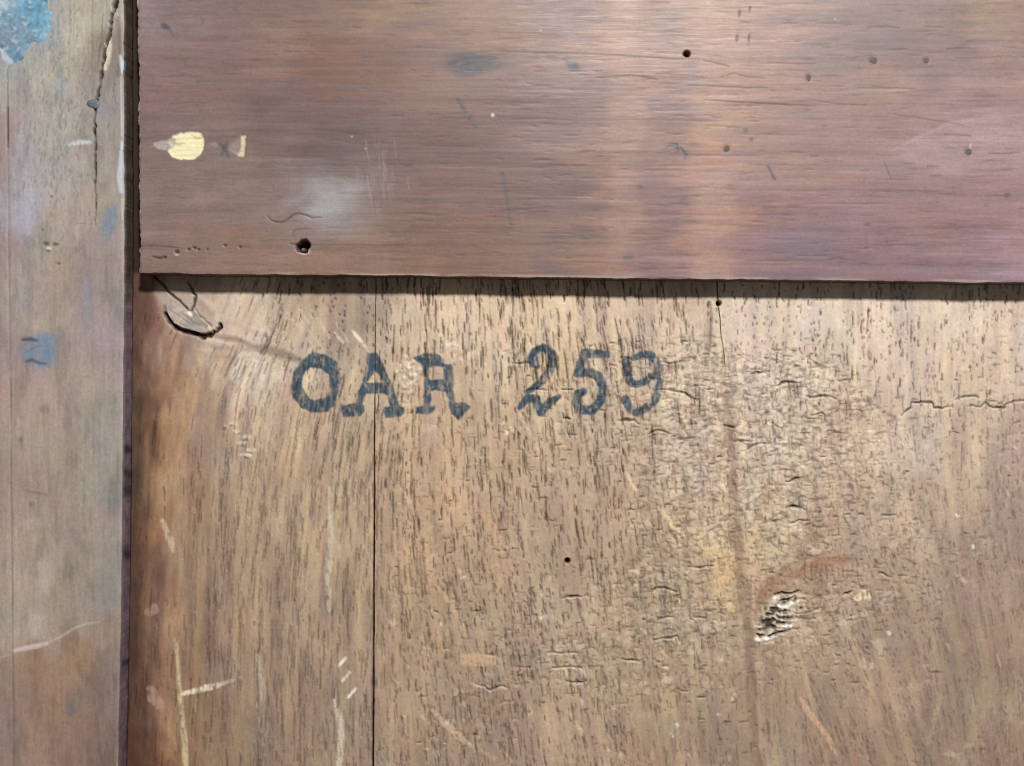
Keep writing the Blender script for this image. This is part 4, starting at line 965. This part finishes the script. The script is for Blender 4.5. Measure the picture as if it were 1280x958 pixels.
rline([(1072, 110), (1110, 110), (1145, 111)], [.8, 1.6, 1], .5); s, m = R.line([(1075, 112.5), (1135, 113)], [1, 1.8], 1.2); R.tint(s, m, (222, 200, 184), .6)
rline([(1010, 125), (1050, 130), (1084, 132)], [.5, 1.4, 1.2], .45); rline([(1110, 142), (1150, 148), (1190, 154), (1215, 160)], [.8, 1.6, 1.6, .6], .4); rline([(1180, 168), (1214, 170)], [.8, 1.6], .5); rline([(1236, 192), (1256, 192), (1275, 191)], [1, 1.8, 1], .55)
rline([(1184, 61), (1200, 60), (1212, 60)], [1, 2.2, 1], .45); rline([(1160, 208), (1174, 208)], [1.8, 1.2], .45); rline([(1162, 220), (1178, 220)], [1.4, 1], .4)
rline([(670, 30.5), (680, 33), (672, 36)], [.5, 1, .5], .1); rline([(440, 34), (450, 35)], [1.2, 1], .4)
rline([(334, 269), (338, 275), (344, 277.5), (354, 278), (361, 273), (367, 268), (374, 267), (382, 269), (390, 272.5), (402, 272)], [1, 1.4, 1.6, 1.6, 1.4, 1.6, 1.8, 1.6, 1.6, .8], .8, .2)
rline([(366, 292), (368, 288), (374, 286.5), (388, 286)], [1, 1.4, 1.2, .6], .6); rline([(362, 305), (376, 306), (404, 306.5), (440, 306), (476, 307), (512, 306)], [1, 1.6, 1.4, 1, 1, .5], .5)
rline([(175, 308), (195, 307.5), (215, 309), (230, 311)], [1.2, 1.6, 1.4, .8], .65); rline([(190, 321), (200, 323), (206, 322)], [1.5, 2.6, 1.4], .85, .3); rline([(314 / 1 - 12, 308), (312, 309)], [1.2, 1.4], .5)
for x, y, w in ((221, 315, 3.2), (236, 312, 2.2), (243, 310, 2.4), (248, 312, 2), (259, 312, 1.6), (206, 322, 2.4), (281, 307, 2), (300, 309, 2)):
    s, m = R.ell(x, y, w, w * .7); R.carve(s, m, .35, .8)
s, m = R.ell(221, 318.5, 2.5, 1.4); R.tint(s, m, (224, 212, 198), .8)
for _ in range(60):                                # checks near the sawn left end
    x, y = rngr.uniform(174, 250), rngr.uniform(0, 335); L = rngr.uniform(8, 34); rline([(x, y), (x + L, y + rngr.normal(0, 1.2))], [1.1, .5], rngr.uniform(.12, .4))
# stains
def rst(cx, cy, rx, ry, c, a, ang=0, soft=.6, nz=.25):
    s, m = R.ell(cx, cy, rx, ry, ang, soft)
    R.tint(s, np.clip(m * (1 + nz * gn(m.shape, 3, 1.4, int(cx * 3 + cy))), 0, 1), c, a)
rst(588, 80, 31, 12, (56, 62, 74), 1.0, 0, .5, .12); rst(582, 90, 13, 8, (74, 84, 98), .75); rst(612, 79, 20, 7, (74, 78, 90), .7); rst(628, 80, 22, 4, (110, 98, 98), .6); rst(585, 68, 26, 4, (92, 88, 92), .5)
rst(580, 95, 50, 18, (146, 122, 114), .3, 0, .9)
rst(716, 82, 9, 6, (88, 88, 98), .9, 40); rst(711, 75, 7, 5, (122, 116, 122), .6, 40)
for pts, w in (([(572, 124), (576, 130), (580, 137), (583, 142)], [3, 4.5, 5, 3]), ([(588, 146), (586, 150)], [5, 4]), ([(592, 156), (596, 160)], [2.5, 2])):
    s, m = R.line(pts, w, 2.6); R.tint(s, m, (78, 82, 86), .8)
for pts, w in (([(833, 184), (838, 181), (846, 181), (848, 187), (843, 185)], [2, 3, 4, 3, 2]), ([(851, 185), (855, 189), (858, 194), (856, 198)], [3, 3, 4, 3])):
    s, m = R.line(pts, w, 2.4); R.tint(s, m, (62, 66, 78), .9)
rst(858, 195, 5, 5, (128, 124, 136), .5); rst(862, 83, 8, 6, (148, 130, 128), .7); rst(866, 98, 8, 12, (158, 140, 138), .5)
rst(207, 33, 6, 4, (92, 92, 104), .85, 25, .5); rst(190, 27, 4, 5, (140, 136, 146), .6); s, m = R.line([(207, 32), (213, 38), (217, 45)], [4, 2.5, 1], 2); R.tint(s, m, (104, 102, 112), .7)
rst(573, 24, 3, 5, (124, 112, 116), .0); s, m = R.line([(572 - 320, 22), (574 - 320, 28), (572 - 320, 30)], [2, 2.5, 2], 2); R.tint(s, m, (120, 112, 118), .6)
s, m = R.line([(551 - 320, 78), (553 - 320, 82)], [3, 2], 2); R.tint(s, m, (116, 110, 116), .6); rst(248, 102, 3, 2, (112, 100, 104), .7)
rst(455, 67, 8, 5, (122, 112, 114), .6); rst(628, 218, 3, 3, (96, 84, 86), .8); s, m = R.line([(629, 222), (632, 240), (636, 250)], [4, 7, 5], 4); R.tint(s, m, (104, 96, 102), .55); s, m = R.line([(632, 240), (638, 278), (640, 282)], [2.5, 2.5, 4], 2.4); R.tint(s, m, (94, 86, 92), .6)
s, m = R.line([(960, 208), (964, 216), (968, 224)], [3, 3, 4], 2); R.tint(s, m, (92, 78, 80), .8); s, m = R.line([(1106, 204), (1110, 214), (1113, 222)], [1.5, 2.5, 2], 2); R.tint(s, m, (120, 104, 108), .7)
rst(785, 322, 7, 2.5, (96, 84, 92), .7); rst(957, 258, 5, 4, (124, 110, 118), .6); rst(1085, 280, 4, 2, (112, 96, 106), .7); s, m = R.line([(1083, 290), (1083, 312)], [2, 2.5], 2); R.tint(s, m, (126, 108, 118), .45); rst(735, 295, 16, 4, (118, 104, 106), .55); rst(800, 234, 3, 2.5, (100, 84, 88), .7)
rst(1010, 306, 30, 10, (140, 132, 146), .5); rst(1170, 96, 20, 6, (142, 126, 126), .5)
for x, y, a, b in ((925, 17, 2.4, 6.5), (938, 12, 2, 4.5), (922, 48, 2.6, 6.5), (937, 48, 2.2, 7.5)):
    rst(x, y, a, b, (108, 80, 70), .6, 8, .7); s, m = R.ell(x, y, a * .7, b * .7); R.carve(s, m, .08, .2)
rst(932, 163, 3, 3, (120, 98, 96), .8); rst(939, 175, 3, 3, (116, 94, 92), .85)
# soft specular haze painted into the colour, and fine pale vertical scratches
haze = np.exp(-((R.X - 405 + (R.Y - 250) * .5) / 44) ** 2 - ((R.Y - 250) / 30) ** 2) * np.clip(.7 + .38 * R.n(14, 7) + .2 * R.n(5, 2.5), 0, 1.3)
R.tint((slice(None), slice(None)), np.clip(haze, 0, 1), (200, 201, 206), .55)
for _ in range(46):
    x, y = rngr.normal(474, 14), rngr.normal(212, 26); L = rngr.uniform(8, 26)
    s, m = R.line([(x, y), (x + L * .12, y + L)], [.8, 1.2], 1.2); R.tint(s, m, (196, 186, 182), rngr.uniform(.12, .4))
for x, y, r in ((616, 144, 2.2), (440, 171, 1.3), (457, 186, 1.3), (1044, 24, 1.2), (676, 38, 1.4)):
    s, m = R.ell(x, y, r, r, 0, .4); R.tint(s, m, (244, 238, 232), .95 if r > 2 else .5)
# fresh splintered wood: two chips knocked out of the surface
wr = (R.n(1.5, 1.5) * .4, R.n(1.5, 1.5) * .4)
s, m = R.poly([(209, 178), (216, 170), (226, 166), (244, 164.5), (252, 166), (255, 173), (254, 188), (250, 195), (243, 199), (232, 200), (221, 199), (213, 194), (210, 188), (216, 184)], 1.5, wr)
R.dirt[s] *= 1 - m; R.tint(s, m, (255, 247, 200), 1.0); R.col[s] *= (1 + .22 * m)[..., None]; R.height[s] -= m * .22
fb = gn(R.shape, 6, .8, 321); R.height[s] += m * .03 * fb[s]; R.col[s] *= (1 + m * .03 * fb[s])[..., None]
s, m = R.line([(214, 178), (222, 180), (230, 179)], [2, 2.5, 1], 1.6); R.tint(s, m, (186, 160, 106), .6); s, m = R.line([(238, 168), (246, 173), (252, 172)], [1, 1.8, 1], 1.4); R.tint(s, m, (206, 182, 128), .6)
s, m = R.poly([(190, 180), (200, 176), (214, 172), (218, 176), (216, 184), (208, 187), (198, 186)], 1.8, wr); R.tint(s, m, (206, 196, 186), .85); R.height[s] -= m * np.clip((R.X[s] - 188) / 30, 0, 1) * .25
s, m = R.poly([(301, 169), (307, 168.5), (307, 182), (305.5, 195.5), (298, 195), (301, 184)], 1.4, wr); R.dirt[s] *= 1 - m; R.tint(s, m, (250, 234, 196), .97); R.height[s] -= m * .4
s, m = R.poly([(286, 182), (300, 170), (301, 184), (298, 194), (287, 188)], 3, wr); R.tint(s, m, (178, 160, 148), .6); R.height[s] -= m * np.clip((R.X[s] - 284) / 18, 0, 1) * .3
for pts, w in (([(273, 179), (280, 184), (284, 178)], [3, 6, 3]), ([(281, 184), (277, 194)], [6, 3]), ([(281, 186), (286, 197)], [5, 3])):
    s, m = R.line(pts, w, 3); R.tint(s, m, (96, 90, 96), .6)
rst(268, 181, 4, 3, (170, 166, 168), .6)
# holes
s, m = R.ell(858.5, 67.5, 3.5, 3.5, 0, .2); R.carve(s, m, 4.5, 1.0)
s, m = R.poly([(371, 306), (376, 300.5), (383, 300), (386.5, 304), (386, 310), (383, 316), (378, 316), (372, 314), (370, 310)], 1.4, wr); R.carve(s, m, 4.0, 1.0)
s, m = R.line([(374, 315), (379, 317.5), (386, 316), (387, 311)], [2, 2.6, 2.4, 1], 1.5); R.tint(s, m, (226, 216, 206), .85); R.dirt[s] *= 1 - m * .8
s, m = R.ell(377, 311.5, 3.0, 2.8, 0, .4); R.height[s] += m * 2.8; R.dirt[s] *= 1 - m * .75; R.tint(s, m, (150, 140, 132), .9)
rline([(362, 305), (370, 306)], [1, 2], .7, .25)
for x, y, rx, ry in ((1092, 76, 4, 4), (1158, 76, 2.8, 3.4), (1011, 97.5, 2.6, 4), (908.5, 186, 3.6, 3.6), (1210.5, 190, 3.8, 4.3), (1259.5, 245, 2.8, 2.8)):
    s, m = R.ell(x, y, rx + 1.2, ry + 1.0, 0, .6); R.carve(s, m, .08, .35)
s, m = R.line([(1212.5, 186), (1213.5, 181)], [2.4, 2.0], 1.2); R.tint(s, m, (246, 236, 232), .9)  # white highlight above one plug, painted into the colour
# worn pale lower arris and sawn left end
ye = 341.3 + (R.X - 175) * (353.2 - 341.3) / 1105
ew = np.exp(-((ye - 1.0 - R.Y) / 1.5) ** 2) * sstep(-.3, 1.0, R.n(26, 2) + .35 * R.n(6, 1)) * sstep(240, 420, R.X)
R.tint((slice(None), slice(None)), np.clip(ew, 0, 1), (226, 206, 190), .7)
le = 172 + (R.Y + 60) * 3 / 400
lw = np.exp(-((R.X - le) / 2.0) ** 2) * np.clip(.5 + .6 * R.n(1, 3), 0, 1)
R.tint((slice(None), slice(None)), lw, (204, 198, 198), .65)
R.height -= .06 * np.exp(-(np.clip(ye - R.Y, 0, 99) / 1.2) ** 2) + .3 * np.exp(-(np.clip(R.X - le, 0, 99) / 1.5) ** 2)

rail = thing("horizontal_batten", "reddish brown horizontal batten with yellow chip and nail hole, across the panel's top", "batten", 700, 345, RAISE)
ry_ = spaced([(-260, -8, 5), (-8, 341, 1.15)])
rx_ = spaced([(172, 1290, 1.2), (1290, 1560, 6)])
re = np.random.default_rng(31)
sawn = np.convolve(re.standard_normal(len(ry_)), np.ones(5) / 5 ** .5, 'same') * .55 + np.convolve(re.standard_normal(len(ry_)), np.ones(21) / 21 ** .5, 'same') * .4
XL = np.interp(ry_, [-260, 0, 60, 75, 345], [171.5, 171.8, 172, 172.8, 174.8]) + sawn
lowr = np.convolve(re.standard_normal(len(rx_)), np.ones(15) / 15 ** .5, 'same') * .28 + np.convolve(re.standard_normal(len(rx_)), np.ones(90) / 90 ** .5, 'same') * .3
YB = 341.3 + (rx_ - 175) * (353.2 - 341.3) / 1105 + lowr
u = (rx_ - rx_[0]) / (rx_[-1] - rx_[0]); v = (ry_ + 260) / (ry_[-1] + 260)
X = XL[:, None] + (1560 - XL)[:, None] * u[None]
Y = -260 + (YB + 260)[None] * v[:, None]
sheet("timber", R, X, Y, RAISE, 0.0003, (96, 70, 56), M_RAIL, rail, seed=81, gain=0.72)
for i, (x, y, rx, ry, lab) in enumerate(((1092, 76, 4.0, 4.0, None), (1158, 76, 2.8, 3.3, None), (1011, 97.5, 2.5, 4.0, None), (908.5, 186, 3.5, 3.5, None), (1210.5, 190, 3.6, 4.2, None), (1259.5, 245, 2.7, 2.7, None))):
    round_head("plug", x, y, rx, ry, RAISE - 0.00012, .08, M_PLUG, rail, 90 + i, lab)
